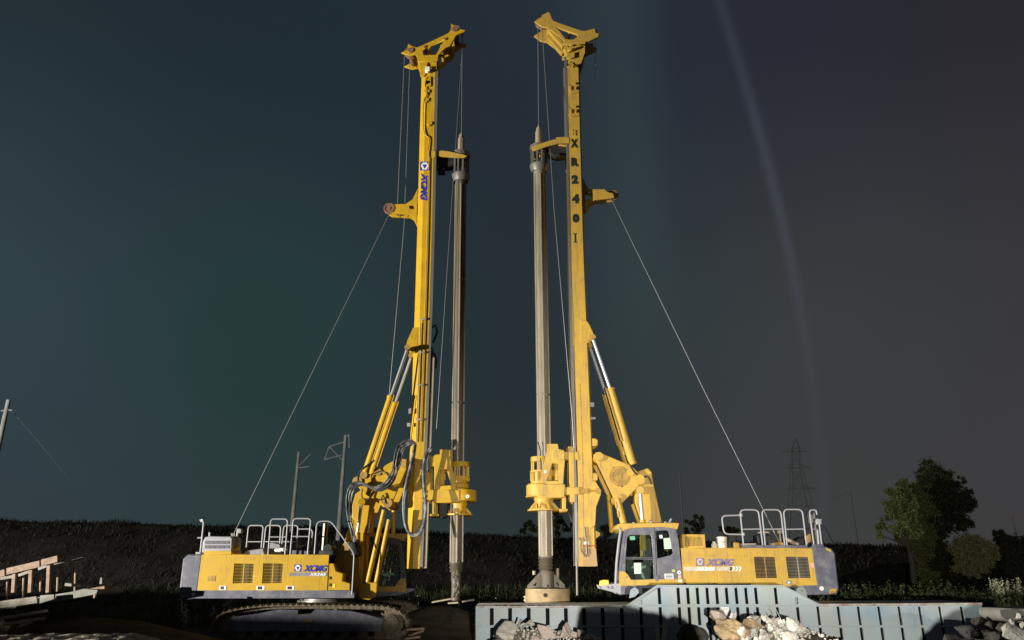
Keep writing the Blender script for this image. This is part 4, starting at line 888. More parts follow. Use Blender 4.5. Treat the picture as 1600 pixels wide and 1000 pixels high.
b = B(); pts = strip(lerp([(940, 901.5), (885, 901), (760, 899), (690, 897), (500, 892), (330, 889), (205, 886.3), (90, 883.5)]), 884, 90, MR+.05, 0, 9)
for p, q in zip(pts, pts[1:]): beam(b, p, q, .12, .10, .004)
for p, q in zip(pts, pts[1:]): beam(b, p+Vector((0, .75, 0)), q+Vector((0, .75, 0)), .12, .10, .004)
obj('guide_rail', b, STEEL, mr)
obj('feed_rod', tube(B(), [P(896, 540, MR+.3), P(899.3, 720, MR+.1), P(902, 930, MR+.0)], .04, 12), STEEL, mr, True)
for s_, q in (('X', (891.5, 217.3, 903, 230.6)), ('R', (892.5, 246.3, 904.2, 259.8)), ('2', (893, 273.4, 902.8, 287.3)), ('4', (893.8, 303.3, 904.6, 317.8)), ('0', (894.6, 334, 904.5, 348))): text('lettering', s_, q, MR-.012, BLACK, mr, 0, .08)
obj('lettering', pl(B(), [(895.8, 364.5), (901.2, 364.5), (901.2, 366), (899.6, 366), (899.8, 377.5), (901.4, 377.5), (901.4, 379), (896.2, 379), (896.2, 377.5), (897.7, 377.5), (897.5, 366), (895.8, 366)], MR-.014, .004, bev=.0005), BLACK, mr)
b = B()
for (x, y) in ((897.5, 138), (898, 174)):
    pl(b, [(x-6.5, y-6), (x+6.5, y-6), (x+7, y-4.5), (x-6.5, y-4.5)], MR-.08, .08); pl(b, [(x-6.5, y-6), (x-5, y-6), (x-5, y+7), (x-6.5, y+7)], MR-.08, .08); pl(b, [(x-4, y+3), (x+7, y+2), (x+7, y+6), (x-4, y+8)], MR-.08, .08); pl(b, [(x-2, y-9), (x+2, y-9), (x+2, y-6), (x-2, y-6)], MR-.1, .1); pl(b, [(x+1, y-3), (x+2.5, y-3), (x+2.5, y+2), (x+1, y+2)], MR-.1, .1)
for (x, y) in ((892, 101), (896.5, 207)):
    for dx, dy in ((-2.5, -3), (1.5, -2), (-2, 2), (2, 2.5)): pl(b, [(x+dx-1.2, y+dy-1.4), (x+dx+1.2, y+dy-1.4), (x+dx+1.2, y+dy+1.4), (x+dx-1.2, y+dy+1.4)], MR-.04, .04, bev=.01)
obj('lamp_bracket', b, YELW, mr)
obj('cylinder_bracket', pl(B(), [(908, 500), (917, 502), (921, 508), (928, 524), (927.5, 529), (922, 531), (919, 535), (907.5, 535.5)], MR-.03, .10, also=(0, .9), bev=.012), YELW, mr)
b = B(); pl(b, [(918.5, 629), (928, 629), (928, 635), (918.5, 635)], MR+.1, .15); pl(b, [(922, 652), (930, 652), (930, 654.5), (922, 654.5)], MR+.1, .15); obj('sensor', b, LGREY, mr)
pr = obj('pulley_arm', pl(B(), [(911, 280), (917, 291), (921, 296), (944, 296), (950, 300.5), (958, 302.5), (959, 308.5), (950, 310), (930, 312), (921, 318), (914, 331)], MR+.26, .08, [[(914.5, 298), (922, 297.5), (927.5, 304), (923, 311), (914.5, 312)]], .012, also=(0, .32)), YELW, mr)
sheave(957.5, 306, MR+.45, 9, pr, .1); sheave(946, 305, MR+.45, 7.5, pr, .1)
for dy in (0, 1.1):
    D = Vector((0, dy, 0)); A, C_, E = P(926, 528, 26.4)+D, P(953.5, 607, 26.4)+D, P(989, 726, 26.4)+D
    k = obj('mast_cylinder', lathe_seg(C_, E, .14), YELW, RR, True); obj('piston_rod', tube(B(), [A, C_+(E-C_).normalized()*.1], .06, 16), CHROME, k, True)
    s = Vector((-.17, -.12, 0)); b = tube(B(), [C_+s, E.lerp(C_, .3)+s], .03, 7); obj('oil_pipe', b, YELD, k, True); obj('pin', tube(B(), [A+Vector((0, -.14, 0)), A+Vector((0, .14, 0))], .10, 14), YELD, k, True)
# mast head
HR_ = [(836, 33.5), (846.5, 27), (847, 24), (857, 18.6), (859.3, 21.5), (862, 29.5), (865, 33), (880, 38.5), (908, 48), (914, 48.6), (929, 44.6), (930.5, 51), (936, 53), (934, 57.5), (916, 66), (906, 68), (884, 66), (872, 55), (856, 43), (846, 41)]
hh = obj('mast_head', pl(B(), HR_, MR-.02, .09, [[(867, 40.5), (872, 43), (902, 53.5), (903.5, 57.5), (895, 62), (884.5, 62)]], .014, also=(0, .92)), YELW, RR)
b = B()
for (x, y) in ((858, 33), (918, 53), (890, 47), (868, 47)): p = P(x, y, MR); tube(b, [p, p+Vector((0, .98, 0))], .07, 12)
for dy in (.1, .58): beam(b, P(857, 44, MR)+Vector((0, dy, 0)), P(881, 71, MR)+Vector((0, dy, 0)), .2, .16, .01)
pl(b, [(881, 65.5), (914.5, 65.5), (914.5, 68.5), (881, 68.5)], MR-.08, 1.1, bev=.01); pl(b, [(886, 68), (914, 68), (913.5, 82), (907.5, 99), (887, 99)], MR+.02, .9, bev=.02)
pl(b, [(881, 68), (887, 68), (888, 86), (885, 84), (882, 76)], MR-.06, .08); pl(b, [(888, 74), (896.5, 72), (896.5, 75), (888, 77.5)], MR-.22, .2); pl(b, [(886, 84), (897.5, 81), (897.5, 89), (886, 91)], MR-.1, .1); pl(b, [(889, 69), (896, 69), (896, 70.2), (889, 70.2)], MR-.1, .1)
obj('cross_tie', b, YELW, hh)
sheave(846, 36.5, MR+.25, 9.5, hh, .13); sheave(848, 38, MR+.65, 9.5, hh, .13); sheave(927, 52, MR+.45, 6, hh, .13)
# ---- kelly, guide, rotary drive
armR = pl(B(), [(831.5, 231), (834, 228), (862, 219), (874, 216), (889, 214.5), (889.5, 224), (872, 223.5), (860, 226.5), (846, 231), (833, 234)], KY-.42, .10, bev=.012, also=(0, .7)); boxR = pl(B(), [(857, 231), (876, 228), (884, 232), (884, 242), (872, 243.5), (858, 240)], KY-.2, .4, bev=.02)
pl(armR, [(870, 215), (889, 213.5), (889, 225), (884, 226), (871, 224)], KY-.33, .8, bev=.02); pl(boxR, [(862, 239.5), (876, 241), (874, 244.5), (866, 242)], KY-.45, .3, bev=.01)
kbR, axR = kelly(RR, [(190, 841.5), (262, 842.6), (500, 846.2), (690, 848), (870, 852.5)], 265, 872, 196, 233, 263, (armR, boxR), 890, -1, P(840.5, 40, KY), .245)
zz = lambda y: P(852, y, KY).z; c = axR(880)
b = lathe(B(), c.x, KY, [(.23, zz(868)), (.26, zz(873)), (.22, zz(875)), (.26, zz(877.5)), (.22, zz(880)), (.26, zz(883)), (.22, zz(885.5)), (.26, zz(888)), (.20, zz(891)), (.22, zz(894)), (.22, zz(900)), (.1, zz(901))], 24); obj('kelly_spring', b, KELLY, kbR, True)
dc = P(844, 745, KY)
rr = obj('rotary_drive', pl(B(), [(840.5, 757.5), (882, 757.5), (881, 776.5), (840.5, 776.5)], KY-.55, 1.1, bev=.03), YELW, RR)
b = lathe(B(), P(846, 767, KY).x, KY, [(.2, zz(777.5)), (.56, zz(777.5)), (.57, zz(776)), (.54, zz(775)), (.54, zz(759)), (.5, zz(757)), (.2, zz(757))], 40); obj('gear_case', b, YELW, rr, True)
b = pl(B(), [(854.5, 694), (871, 694), (872.5, 702), (880.5, 704), (882, 720), (879.5, 757), (843, 757), (846, 746), (855, 704)], KY-.5, .1, [[(862, 723.5), (873, 723.5), (873, 752), (853, 752)]], .015, also=(0, .9)); pl(b, [(864, 704.5), (881, 704.5), (881, 718), (864, 718)], KY-.54, .95, bev=.02); obj('drive_frame', b, YELW, rr)
b = B(); 
for x_ in (858, 870):
    c = P(x_, 740, KY-.25)
    for (r_, y0, y1) in ((.12, 752, 746), (.15, 746, 736), (.10, 736, 731), (.13, 731, 725)): lathe(b, c.x, KY-.22, [(.02, zz(y0)), (r_, zz(y0)), (r_, zz(y1)), (.02, zz(y1))], 14)
obj('drive_motor', b, YELW, rr, True)
b = lathe(B(), dc.x, KY, [(.25, zz(715)), (.33, zz(714.5)), (.34, zz(716)), (.34, zz(722)), (.27, zz(722.5))], 30); lathe(b, dc.x, KY, [(.25, zz(736)), (.36, zz(736)), (.36, zz(738.5)), (.28, zz(739)), (.27, zz(752)), (.34, zz(752.5)), (.34, zz(757.5)), (.2, zz(757.6))], 30)
for k in range(10): a = 2*math.pi*k/10; o = Vector((math.cos(a), math.sin(a), 0))*.30; beam(b, Vector((dc.x, KY, zz(736)))+o, Vector((dc.x, KY, zz(722)))+o, .06, .05, .004); beam(b, Vector((dc.x, KY, zz(752)))+o*1.1, Vector((dc.x, KY, zz(738.5)))+o*1.1, .05, .05, .004)
obj('drum', b, YELW, rr, True); disc_sticker(852, 737, 2.2, KY-.515, rr)
b = B(); rot_flange(b, P(850, 790, KY), [zz(777), zz(780), zz(782), zz(784), zz(788), zz(796.5), zz(799)], .36)
for k in range(10): a = 2*math.pi*k/10; o = Vector((math.cos(a), math.sin(a), 0)); beam(b, Vector((P(850, 790, KY).x, KY, zz(786)))+o*.31, Vector((P(850, 790, KY).x, KY, zz(797)))+o*.52, .06, .07, .004)
obj('bell_flange', b, YELW, rr, True)
b = B(); pl(b, [(878.5, 776), (884, 776), (884, 796), (878.5, 796)], KY-.45, .12, also=(0, .8)); pl(b, [(874, 795.5), (887, 795.5), (886, 798.5), (876, 799)], KY-.5, 1.0); obj('drive_leg', b, YELW, rr)
b = B(); pl(b, [(889, 707), (896, 707), (898, 784), (891, 784)], KY-.45, .12, also=(0, .78), bev=.015); pl(b, [(881, 706.5), (903, 706.5), (904, 718), (881, 717)], KY-.42, .84, bev=.02); pl(b, [(883.5, 762), (904, 761.5), (904.5, 772), (884, 772)], KY-.5, 1.0, bev=.02); pl(b, [(888, 699), (896, 698), (897, 707), (889, 707)], KY-.3, .5, bev=.03); obj('carriage', b, YELW, rr)
hose(RR, [(880, 704), (885, 698), (887, 694)], 26.7, .02, 2, 2, RUB); hose(RR, [(893, 740), (891, 775), (889, 800), (893, 815)], 27.3, .03, 2, 2, RUB); hose(RR, [(841, 690), (843, 700), (845, 708), (844, 720)], 26.8, .02, 1, 1, RUB)
# ---- core bucket under the kelly
zb = lambda y: P(856, y, KY).z; cx = P(855.5, 930, KY).x
bk = obj('core_barrel', lathe(B(), cx, KY, [(.3, zb(919.5)), (.745, zb(919.5)), (.75, zb(921)), (.77, zb(944)), (.75, zb(945)), (.70, zb(945)), (.68, zb(924)), (.3, zb(923))], 56), mat('tan_barrel_paint', (.48,.34,.17), .65, dirt=(.27,.19,.11), amt=.8, scale=3.2, bump=.1), RR, True)
b = B(); 
for q in ([(843.5, 894), (862.5, 894), (882.5, 914), (883, 919.6), (824, 919.6), (824.5, 915)],): pl(b, q, KY-.02-.02, .06, [[(831, 915), (838, 910), (839.5, 912), (837, 915.5)], [(868, 911), (870, 909.5), (875, 914.5), (873, 915.5)]], .01)
lathe(b, cx, KY, [(.23, zb(893)), (.24, zb(896)), (.24, zb(919)), (.1, zb(919.5))], 24)
c0 = Vector((cx, KY, 0)); beam(b, c0+Vector((0, -.3, zb(914))), c0+Vector((0, -.66, zb(918))), .05, .04); lathe(b, cx, KY, [(.3, zb(917.5)), (.74, zb(919.4)), (.3, zb(919.6))], 40)
obj('barrel_head', b, KELLY, bk); b = B()
for (x, y0, y1) in ((871, 888, 905), (834.5, 892, 898)): tube(b, [P(x, y0, KY+.2), P(x, y1, KY+.2)], .06, 10)
obj('stop_pin', b, KELLYL, bk, True)
obj('tooth', pl(B(), [(824, 930), (818.5, 932.5), (821, 935.5), (819, 938), (822.5, 943), (830, 943)], KY-.06, .12, bev=.015), KELLYL, bk)
c = P(852, 930, KY-.75); obj('round_hole', lathe(B(), c.x, c.z, [(.0, KY-.775), (.065, KY-.775), (.065, KY-.70), (0, KY-.70)], 18, 'Y'), INSIDE, bk)
# ---- boom links
bl = obj('boom_link', pl(B(), [(928.5, 711), (932, 707.5), (937, 708), (985, 728), (1001, 742), (1004, 750), (1000, 756), (972, 785), (964, 785), (960, 778)], 26.2, .16, bev=.02, also=(0, 1.2)), YELW, RR)
c = P(967.5, 744, 26.2); b = lathe(B(), c.x, c.z, [(0, 26.17), (.08, 26.16), (.09, 26.185), (.22, 26.185), (.23, 26.17), (.34, 26.17), (.35, 26.205)], 36, 'Y'); obj('hub_cover', b, YELD, bl, True)
b = B()
for (x, y, r_) in ((936, 713, .15), (966, 779, .15), (1000, 749, .17), (985, 738, .13)): p = P(x, y, 26.1); tube(b, [p, p+Vector((0, 1.5, 0))], r_, 16)
obj('pivot_pin', b, YELW, bl, True)
b = B()
for (x, y) in ((959, 731), (972, 760)): pl(b, [(x-1.5, y-1), (x+1.5, y-1), (x+1.5, y+1), (x-1.5, y+1)], 26.192, .006, bev=.001)
obj('small_plate', b, BLACK, bl)
obj('boom_arm', pl(B(), [(1000, 737), (1012, 733), (1017, 738), (1018.5, 750), (1033, 818), (1005, 818), (993.5, 785), (993, 766), (1003, 757)], 26.3, .9, bev=.04), YELW, RR)
lc = obj('lifting_cylinder', tube(B(), [P(1004, 812, 26.05), P(1006, 860, 26.05)], .10, 16), YELW, RR, True); obj('piston_rod', tube(B(), [P(1000, 766, 26.05), P(1004, 816, 26.05)], .062, 14), CHROME, lc, True); obj('rod_eye', tube(B(), [P(1000, 766, 25.92), P(1000, 766, 26.28)], .13, 16), YELW, lc, True)
b = tube(B(), [P(964.5, 779, 26.15), P(975, 820, 26.15), P(980, 838, 26.2)], .115, 14); obj('parallel_arm', b, YELW, RR, True)
b = B()
for t in (.25, .6): p = P(964.5, 779, 26.15).lerp(P(975, 820, 26.15), t); beam(b, p+Vector((-.13, -.05, .1)), p+Vector((-.1, -.05, -.1)), .12, .05)
obj('arm_clamp', b, YELW, RR)
obj('counter_arm', tube(B(), [P(951, 773, 27.4), P(956, 832, 27.4)], .085, 12), YEL, RR, True)
hose(RR, [(985, 728), (992, 738), (1003, 745), (1013, 745), (1018, 756)], 26.15, .025, 2, 2, RUB)
# ---- ropes
wire([P(956, 313, MR+.45), P(1100, 610, MR), P(1192, 795, YR+1.0), P(1207, 826, YR+.9)], RR, .009, 'winch_rope')
wire([P(847, 46, MR+.4), P(866, 330, MR+.1), P(893, 640, MR-.05), P(897, 700, MR)], RR, .013)
wire([P(930, 58, MR+.45), P(930.5, 122, MR+.45)], RR, .008); wire([P(1207, 826, YR+.9), P(1219, 850, YR+.7)], RR, .02, 'rope_end')
# ================================================================== steel hull lying in front of the right rig
BY = 22.5
HB = thing('steel_hull', (P(1140, 990, BY).x, BY+1, 0), 'long blue-grey ribbed steel hull with a raised trapezoid middle, lying before the right rig', 'barge hull')
OUT = [(743.5, 1030), (743.5, 948), (965, 946.6), (980, 945.5), (1027, 914.2), (1223, 914.2), (1277, 942.5), (1284, 944.2), (1533.5, 942.5), (1546, 1030)]
zB = lambda y, Y=BY: P(800, y, Y).z
LEFTR = [768.5, 797, 826, 855.5, 884, 912.5, 941.5, 971.5]; MIDR = [1001.5, 1031.5, 1061.5, 1076.5, 1091.6, 1107, 1122, 1137.5, 1152.6, 1168, 1183.5, 1214.6, 1246.2]; RIGHTR = [1277.8, 1309.5, 1341, 1373, 1404.6, 1436.5, 1468, 1502]
holes = []
def slot(px, ya, yb, wd=.105):
    x = P(px, 948, BY).x; holes.append([(x-wd/2, zB(ya)), (x+wd/2, zB(ya)), (x+wd/2, zB(yb)), (x-wd/2, zB(yb))])
for i, p in enumerate(LEFTR+MIDR+RIGHTR):
    rt = p > 1270
    slot(p, 947.5 if rt else (950 if i < 8 else 948.5), 977.3, .12 if i < 8 else (.10 if not rt else .09)); slot(p, 980.5, 1020, .10)
for p in MIDR[1:12]: slot(p-.0, 917.5, 944.3)
slot(1001.5, 937, 944.3); slot(1246.2, 933, 944.3)
hp = obj('hull_plate', plate(B(), poly(OUT, BY), BY, BY+.10, holes, .006), BARGE, HB)
b = pl(B(), [(743.5, 1030), (743.5, 948.5), (980, 946.5), (1283, 945), (1533.5, 943), (1546, 1030)], BY+.19, 2.3, bev=.02); obj('hull_body', b, HULLR, HB)
obj('bulwark', pl(B(), [(983, 945.5), (1028, 915), (1222, 915), (1276, 943), (1276, 944.5), (983, 945.8)], BY+.19, .06, bev=.01), BARGE, HB)
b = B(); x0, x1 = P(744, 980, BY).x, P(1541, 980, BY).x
box(b, x0, x1, BY+.13, BY+.18, zB(1025), zB(948), 0); box(b, P(1006, 945, BY).x, P(1246, 945, BY).x, BY+.13, BY+.18, zB(949), zB(919), 0); obj('slot_shade_back', b, SLOTSHADE, HB)
b = B()
for (p, q, y) in ((746, 1540, 978.9), (985, 1280, 946.2)): box(b, P(p, y, BY).x, P(q, y, BY).x, BY-.022, BY+.02, zB(y+1.0), zB(y-1.0), .006)
E = [(980, 946.5), (1027.5, 915.2), (1222.5, 915.2), (1277, 943.5)]
for p, q in zip(E, E[1:]): beam(b, P(*p, BY), P(*q, BY), .09, .045, .008)
obj('stringer', b, BARGE, HB)
b = B(); beam(b, P(743.5, 948.4, BY), P(972, 947.2, BY), .11, .05, .01); beam(b, P(1283, 945.2, BY), P(1533.5, 943.4, BY), .11, .06, .01); obj('gunwale', b, HULLR, HB)
b = B()
for k in range(84):
    x = rnd.choice((rnd.uniform(746, 965), rnd.uniform(1290, 1530))); p = P(x, 946.5 if x < 1000 else 942.8, BY+rnd.uniform(0, .5)); r_ = rnd.uniform(.012, .04)
    bmesh.ops.create_icosphere(b, subdivisions=1, radius=r_, matrix=Matrix.Translation(p+Vector((0, 0, .01))) @ Matrix.Diagonal((2.2, 1.2, .5, 1)))
obj('dried_mud', b, SOIL, HB)
for pts in ([(984, 934), (986, 922), (991, 918.6), (997, 921), (998, 926), (992, 932)], [(1243, 927), (1247, 918), (1253, 916.5), (1258, 921), (1262, 936)]):
    cxp = sum(p[0] for p in pts[1:4])/3+.5
    h = [(cxp+1.6*math.cos(a*1.0472), 923+1.6*math.sin(a*1.0472)) for a in range(6)]; obj('lifting_lug', pl(B(), pts, BY+.5, .08, [h], .01), BARGE, HB)
sp = obj('number_plate', pl(B(), [(1126.5, 949), (1139, 949), (1140, 957.5), (1130, 957.5)], BY-.03, .012, bev=.002), WHITE, HB); text('lettering', 'ДШБ', (1128.5, 949.8, 1138.3, 955), BY-.036, FADE, sp, 0, .01)
sp = obj('number_plate', pl(B(), [(1129.5, 958.3), (1145, 958), (1144, 967), (1131, 967)], BY-.03, .012, bev=.002), WHITE, HB); text('lettering', 'БСР', (1131, 959.5, 1141, 964.5), BY-.036, FADE, sp, 0, .01)

# ================================================================== broken concrete and stones
def rock_mesh(rx, ry, rz, seed, n=13, rough=.09):
    r_ = random.Random(seed); bm = B()
    for i in range(n):
        v = Vector((r_.gauss(0, 1), r_.gauss(0, 1), r_.gauss(0, 1))).normalized()*r_.uniform(.86, 1.1); bm.verts.new((v.x*rx, v.y*ry, v.z*rz))
    bmesh.ops.convex_hull(bm, input=bm.verts)
    loose = [v for v in bm.verts if not v.link_faces]; bmesh.ops.delete(bm, geom=loose, context='VERTS')
    bmesh.ops.triangulate(bm, faces=bm.faces)
    bmesh.ops.bevel(bm, geom=list(bm.edges), offset=min(rx, rz)*.09, segments=1, affect='EDGES')
    bmesh.ops.triangulate(bm, faces=bm.faces); bmesh.ops.subdivide_edges(bm, edges=bm.edges, cuts=2, use_grid_fill=True)
    m = min(rx, ry, rz); off = Vector((seed*3.7, seed*1.3, 0))
    for v in bm.verts:
        d = noise.fractal(v.co/m*1.3+off, 1, 2, 4); v.co += v.co.normalized()*d*rough*m*1.6
    return bm
nrock = 0
def rock(px, py, wpx, hpx, Y, m, label, tilt=0, group=None, name='concrete_chunk', cat='concrete chunk', ry=None, n=13, rough=.09):
    """stone whose outline covers about wpx by hpx photo pixels round (px, py)"""
    global nrock; nrock += 1
    s = pxm(py, Y); bm = rock_mesh(wpx/2*s, ry or min(wpx, hpx)*.55*s, hpx/2*s, nrock, n, rough)
    bm.transform(Matrix.Translation(P(px, py, Y)) @ Matrix.Rotation(R(tilt), 4, 'Y'))
    return tag(obj(name, bm, m, None, False), label, cat, group)
RP, RW, RK, RT, RG = ROCKS
# left heap at the hull's left end
rock(788, 991, 50, 46, 20.6, RP, 'pale ridged concrete lump leftmost at the foot of the hull', -15)
rock(855, 993, 26, 74, 20.4, RK, 'long pinkish slab leaning to the left against the hull', -38, n=10, rough=.04)
rock(884, 992, 26, 42, 20.6, RK, 'pinkish upright block right of the leaning slab', 12)
rock(836, 998, 26, 16, 20.1, RK, 'rounded pinkish stone low under the leaning slab')
rock(828, 975, 16, 10, 20.8, RK, 'small pinkish stone between the ridged lump and the leaning slab')
G_ = 'pinkish stones scattered right of the leaning slab'
for (x, y, a, c_) in ((897, 993, 14, 20), (908, 990, 15, 16), (915, 998, 16, 14), (925, 997, 16, 12), (901, 1000, 14, 12), (936, 1000, 14, 9)): rock(x, y, a, c_, 20.5, RK, 'pinkish stone scattered right of the leaning slab', rnd.uniform(-30, 30), G_)
for (p, q, lb) in (((813, 982), (830, 969), 'thin pale stick on the stones between ridged lump and slab'), ((801, 970), (805, 982), 'short white splinter standing beside the ridged lump'), ((808, 983), (814, 968), 'pale splinter leaning over the gap beside the ridged lump')):
    tag(obj('wood_splinter', beam(B(), P(*p, 20.7), P(*q, 20.6), .06, .05), WOODG), lb, 'splinter')
# boards standing in the shade
for (a, c_, wd, lb) in (((1030, 1006), (1025, 980), .09, 'narrow pale board standing against the shaded hull'), ((1036, 1006), (1040, 976), .14, 'wider grey board standing against the shaded hull')): tag(obj('board', beam(B(), P(*a, 21.8), P(*c_, 22.2), .03, wd), WOODG), lb, 'board')
# dark rock
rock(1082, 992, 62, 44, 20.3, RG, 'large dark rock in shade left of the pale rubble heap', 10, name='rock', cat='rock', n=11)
# pale heap in the middle
rock(1121, 962, 30, 26, 20.3, RK, 'pinkish-grey block topmost on the left of the pale rubble heap', 8)
rock(1146, 988, 72, 44, 20.0, RT, 'big tan clay lump at the left of the pale rubble heap', 15, name='clay_lump', cat='clay lump', rough=.2, n=22)
rock(1172, 976, 40, 20, 20.1, RT, 'yellowish crumbly clay lump in the middle of the pale rubble heap', 12, name='clay_lump', cat='clay lump', rough=.2, n=22)
rock(1147, 962, 6, 14, 20.6, RW, 'thin white splinter standing above the clay lump', 25, name='concrete_splinter', cat='splinter')
rock(1162, 993, 24, 26, 19.7, RW, 'white faceted chunk low in front of the clay lumps', 20)
rock(1190, 996, 20, 18, 19.7, RP, 'pale grey chunk right of the white faceted chunk')
rock(1237, 980, 34, 32, 20.0, RW, 'largest white chunk with a peak at the right of the pale heap', 10)
rock(1232, 996, 34, 22, 19.6, RW, 'broad white chunk under the peaked chunk')
rock(1255, 993, 26, 28, 20.0, RP, 'rightmost yellowish chunk of the pale rubble heap', 20)
rock(1212, 974, 30, 12, 20.2, RW, 'long flat white chunk on top of the pale heap', 12)
rock(1180, 966, 26, 9, 20.5, RP, 'flat dark-edged chunk on the crest of the pale heap', 10)
G2_ = 'pale concrete chunks filling the rubble heap'
for k in range(84):
    x = rnd.uniform(1150, 1252); top = 964+max(0, (x-1200)/52)*14-(x < 1160)*(-6); y = rnd.uniform(top, 1002)
    s_ = rnd.uniform(5.5, 14); rock(x, y, s_*rnd.uniform(1, 1.6), s_, 20.25-(y-960)*.013+rnd.uniform(-.1, .1), rnd.choice((RP, RW, RP, RK)), 'small pale concrete chunk in the middle rubble heap before the hull', rnd.uniform(-40, 40), G2_)
fb_ = B()
for k in range(1100):
    x = rnd.choice((rnd.gauss(6.8, .6), rnd.gauss(.9, .7))); y = rnd.uniform(19.3, 21.6); r2_ = .010+.05*rnd.random()**2
    f_ = rubble_z(6.75, 20.5, 1.3, 1.4, .74) if x > 4 else rubble_z(.75, 20.9, 1.7, 1.1, .56)
    bmesh.ops.create_icosphere(fb_, subdivisions=1, radius=r2_, matrix=Matrix.Translation((x, y, max(f_(x, y), ground_z(x, y))+r2_*.4)) @ Matrix.Rotation(rnd.random()*6, 4, (rnd.random(), rnd.random(), 1)) @ Matrix.Diagonal((rnd.uniform(.8, 1.8), 1, rnd.uniform(.5, 1), 1)))
tag(obj('rubble_fragments', fb_, RP), 'small pale fragments scattered over the rubble heaps', 'rubble', None, 'stuff')
# right-hand heap
rock(1592, 990, 52, 40, 19.0, RP, 'big round tan boulder in the bottom right corner', 10, name='boulder', cat='boulder')
rock(1582, 971, 12, 10, 19.0, RP, 'pale stone resting on top of the corner boulder')
rock(1593, 964, 12, 12, 19.2, RW, 'pale stone at the right edge above the corner boulder')
rock(1598, 977, 10, 12, 18.6, RP, 'small stone at the right edge on the corner boulder')
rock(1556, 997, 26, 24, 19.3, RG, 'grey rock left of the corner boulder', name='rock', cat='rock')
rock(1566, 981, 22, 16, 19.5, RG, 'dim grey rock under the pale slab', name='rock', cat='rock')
rock(1556, 960, 9, 5, 20.5, RK, 'small pinkish stone beside the pale slab')
tag(obj('concrete_slab', pl(B(), [(1563.5, 953), (1612, 952), (1612, 966), (1575, 970), (1564, 962)], 20.0, .9, bev=.02), CONC), 'pale flat-topped concrete slab behind the corner boulder', 'slab')
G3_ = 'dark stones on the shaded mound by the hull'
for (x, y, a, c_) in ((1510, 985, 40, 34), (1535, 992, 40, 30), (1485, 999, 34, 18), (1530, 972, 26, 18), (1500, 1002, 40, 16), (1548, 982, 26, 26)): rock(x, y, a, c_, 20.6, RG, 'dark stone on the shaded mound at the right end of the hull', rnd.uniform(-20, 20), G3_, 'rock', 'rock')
# ================================================================== debris and timber
for (p, q, Y, wd, lb) in (((675, 941), (706, 935.5), 27.2, .20, 'pale broken board lying left of the left drill string foot'), ((700, 942.5), (716, 941.5), 27.0, .15, 'short pale board under the left drill string foot'), ((722, 940), (741, 937), 27.4, .12, 'grey board right of the left drill string foot')):
    tag(obj('broken_board', beam(B(), P(*p, Y), P(*q, Y), wd, .05), WOODG if 'grey' in lb else KELLYL), lb, 'board')
for (p, q, lb) in (((634, 984), (662, 982), 'upper pale board beside the left rig track end'), ((640, 993), (660, 986), 'slanting pale board beside the left rig track end'), ((632, 998), (655, 995), 'lower pale board beside the left rig track end')):
    tag(obj('broken_board', beam(B(), P(*p, 23.4), P(*q, 23.6), .22, .06), WOOD), lb, 'board')
FY = 23.5
fw = thing('timber_formwork', P(40, 930, FY), 'sloping pink timber rail on posts at the left edge of the site', 'timber formwork')
for (p, q) in (((-30, 904), (8, 894.5)), ((11, 893), (62.5, 881)), ((65, 879.5), (90.5, 873))): obj('rail_board', beam(B(), P(*p, FY), P(*q, FY), .06, .19), WOOD, fw)
for (x, y0, y1) in ((22, 895, 926), (48, 888, 926), (76, 880, 926), (-6, 903, 928)): obj('post', beam(B(), P(x+1, y0, FY+.08), P(x-1, y1, FY+.08), .09, .10), WOOD, fw)
for (p, q) in (((29, 899), (47, 893)), ((60, 889), (74, 884)), ((1, 904), (20, 901))): obj('back_board', beam(B(), P(*p, FY+1.2), P(*q, FY+1.2), .05, .09), WOODG, fw)
obj('base_board', pl(B(), [(-40, 960), (-40, 946), (60, 934), (110, 926), (130, 921), (152, 922), (150, 928), (60, 944), (-20, 956)], FY+.2, 1.6, bev=.02), CONC, fw)
obj('form_panel', pl(B(), [(0, 950), (0, 940), (56, 932), (58, 942)], FY-.1, .08), WOODG, fw); obj('form_panel', pl(B(), [(62, 942), (63, 931), (84, 929), (84, 936)], FY-.1, .08), CONC, fw)
for (x, y0, y1) in ((11, 909, 941), (36.5, 903, 937), (63.5, 897.5, 924), (90, 892, 924), (117.5, 886, 924)):
    b = tube(B(), [P(x+.6, y0, FY+.9), P(x-.6, y1, FY+.9)], .030, 8); A, C_ = P(x+.6, y0, FY+.9), P(x-.6, y1, FY+.9)
    for k in range(14): lathe(b, A.lerp(C_, (k+.5)/14).x, FY+.9, [(.02, A.lerp(C_, (k+.5)/14).z-.012), (.042, A.lerp(C_, (k+.5)/14).z), (.02, A.lerp(C_, (k+.5)/14).z+.012)], 8)
    tag(obj('rebar', b, REBAR), 'pale ribbed steel bar standing in the formwork base', 'rebar', 'upright bars along the formwork')
for (p, q, lb, wd) in (((87, 883), (104, 880.5), 'short white board hanging right of the timber rail end', .1), ((115, 877), (132, 872.5), 'short white board farthest right of the timber rail', .1), ((128, 925.5), (166, 918.8), 'bright board on the right end of the formwork base', .16), ((104, 913), (124, 915), 'dim board between the two right-hand bars', .1)):
    tag(obj('board', beam(B(), P(*p, FY+.6), P(*q, FY+.6), .2, wd*.8), WOOD if 'bright' in lb else WOODG), lb, 'board')
b = B(); box(b, P(128, 910, FY).x, P(138, 910, FY).x, FY+1, FY+1.3, P(130, 918, FY).z, P(130, 903, FY).z); tag(obj('concrete_block', b, CONC), 'small grey block right of the last steel bar', 'block')
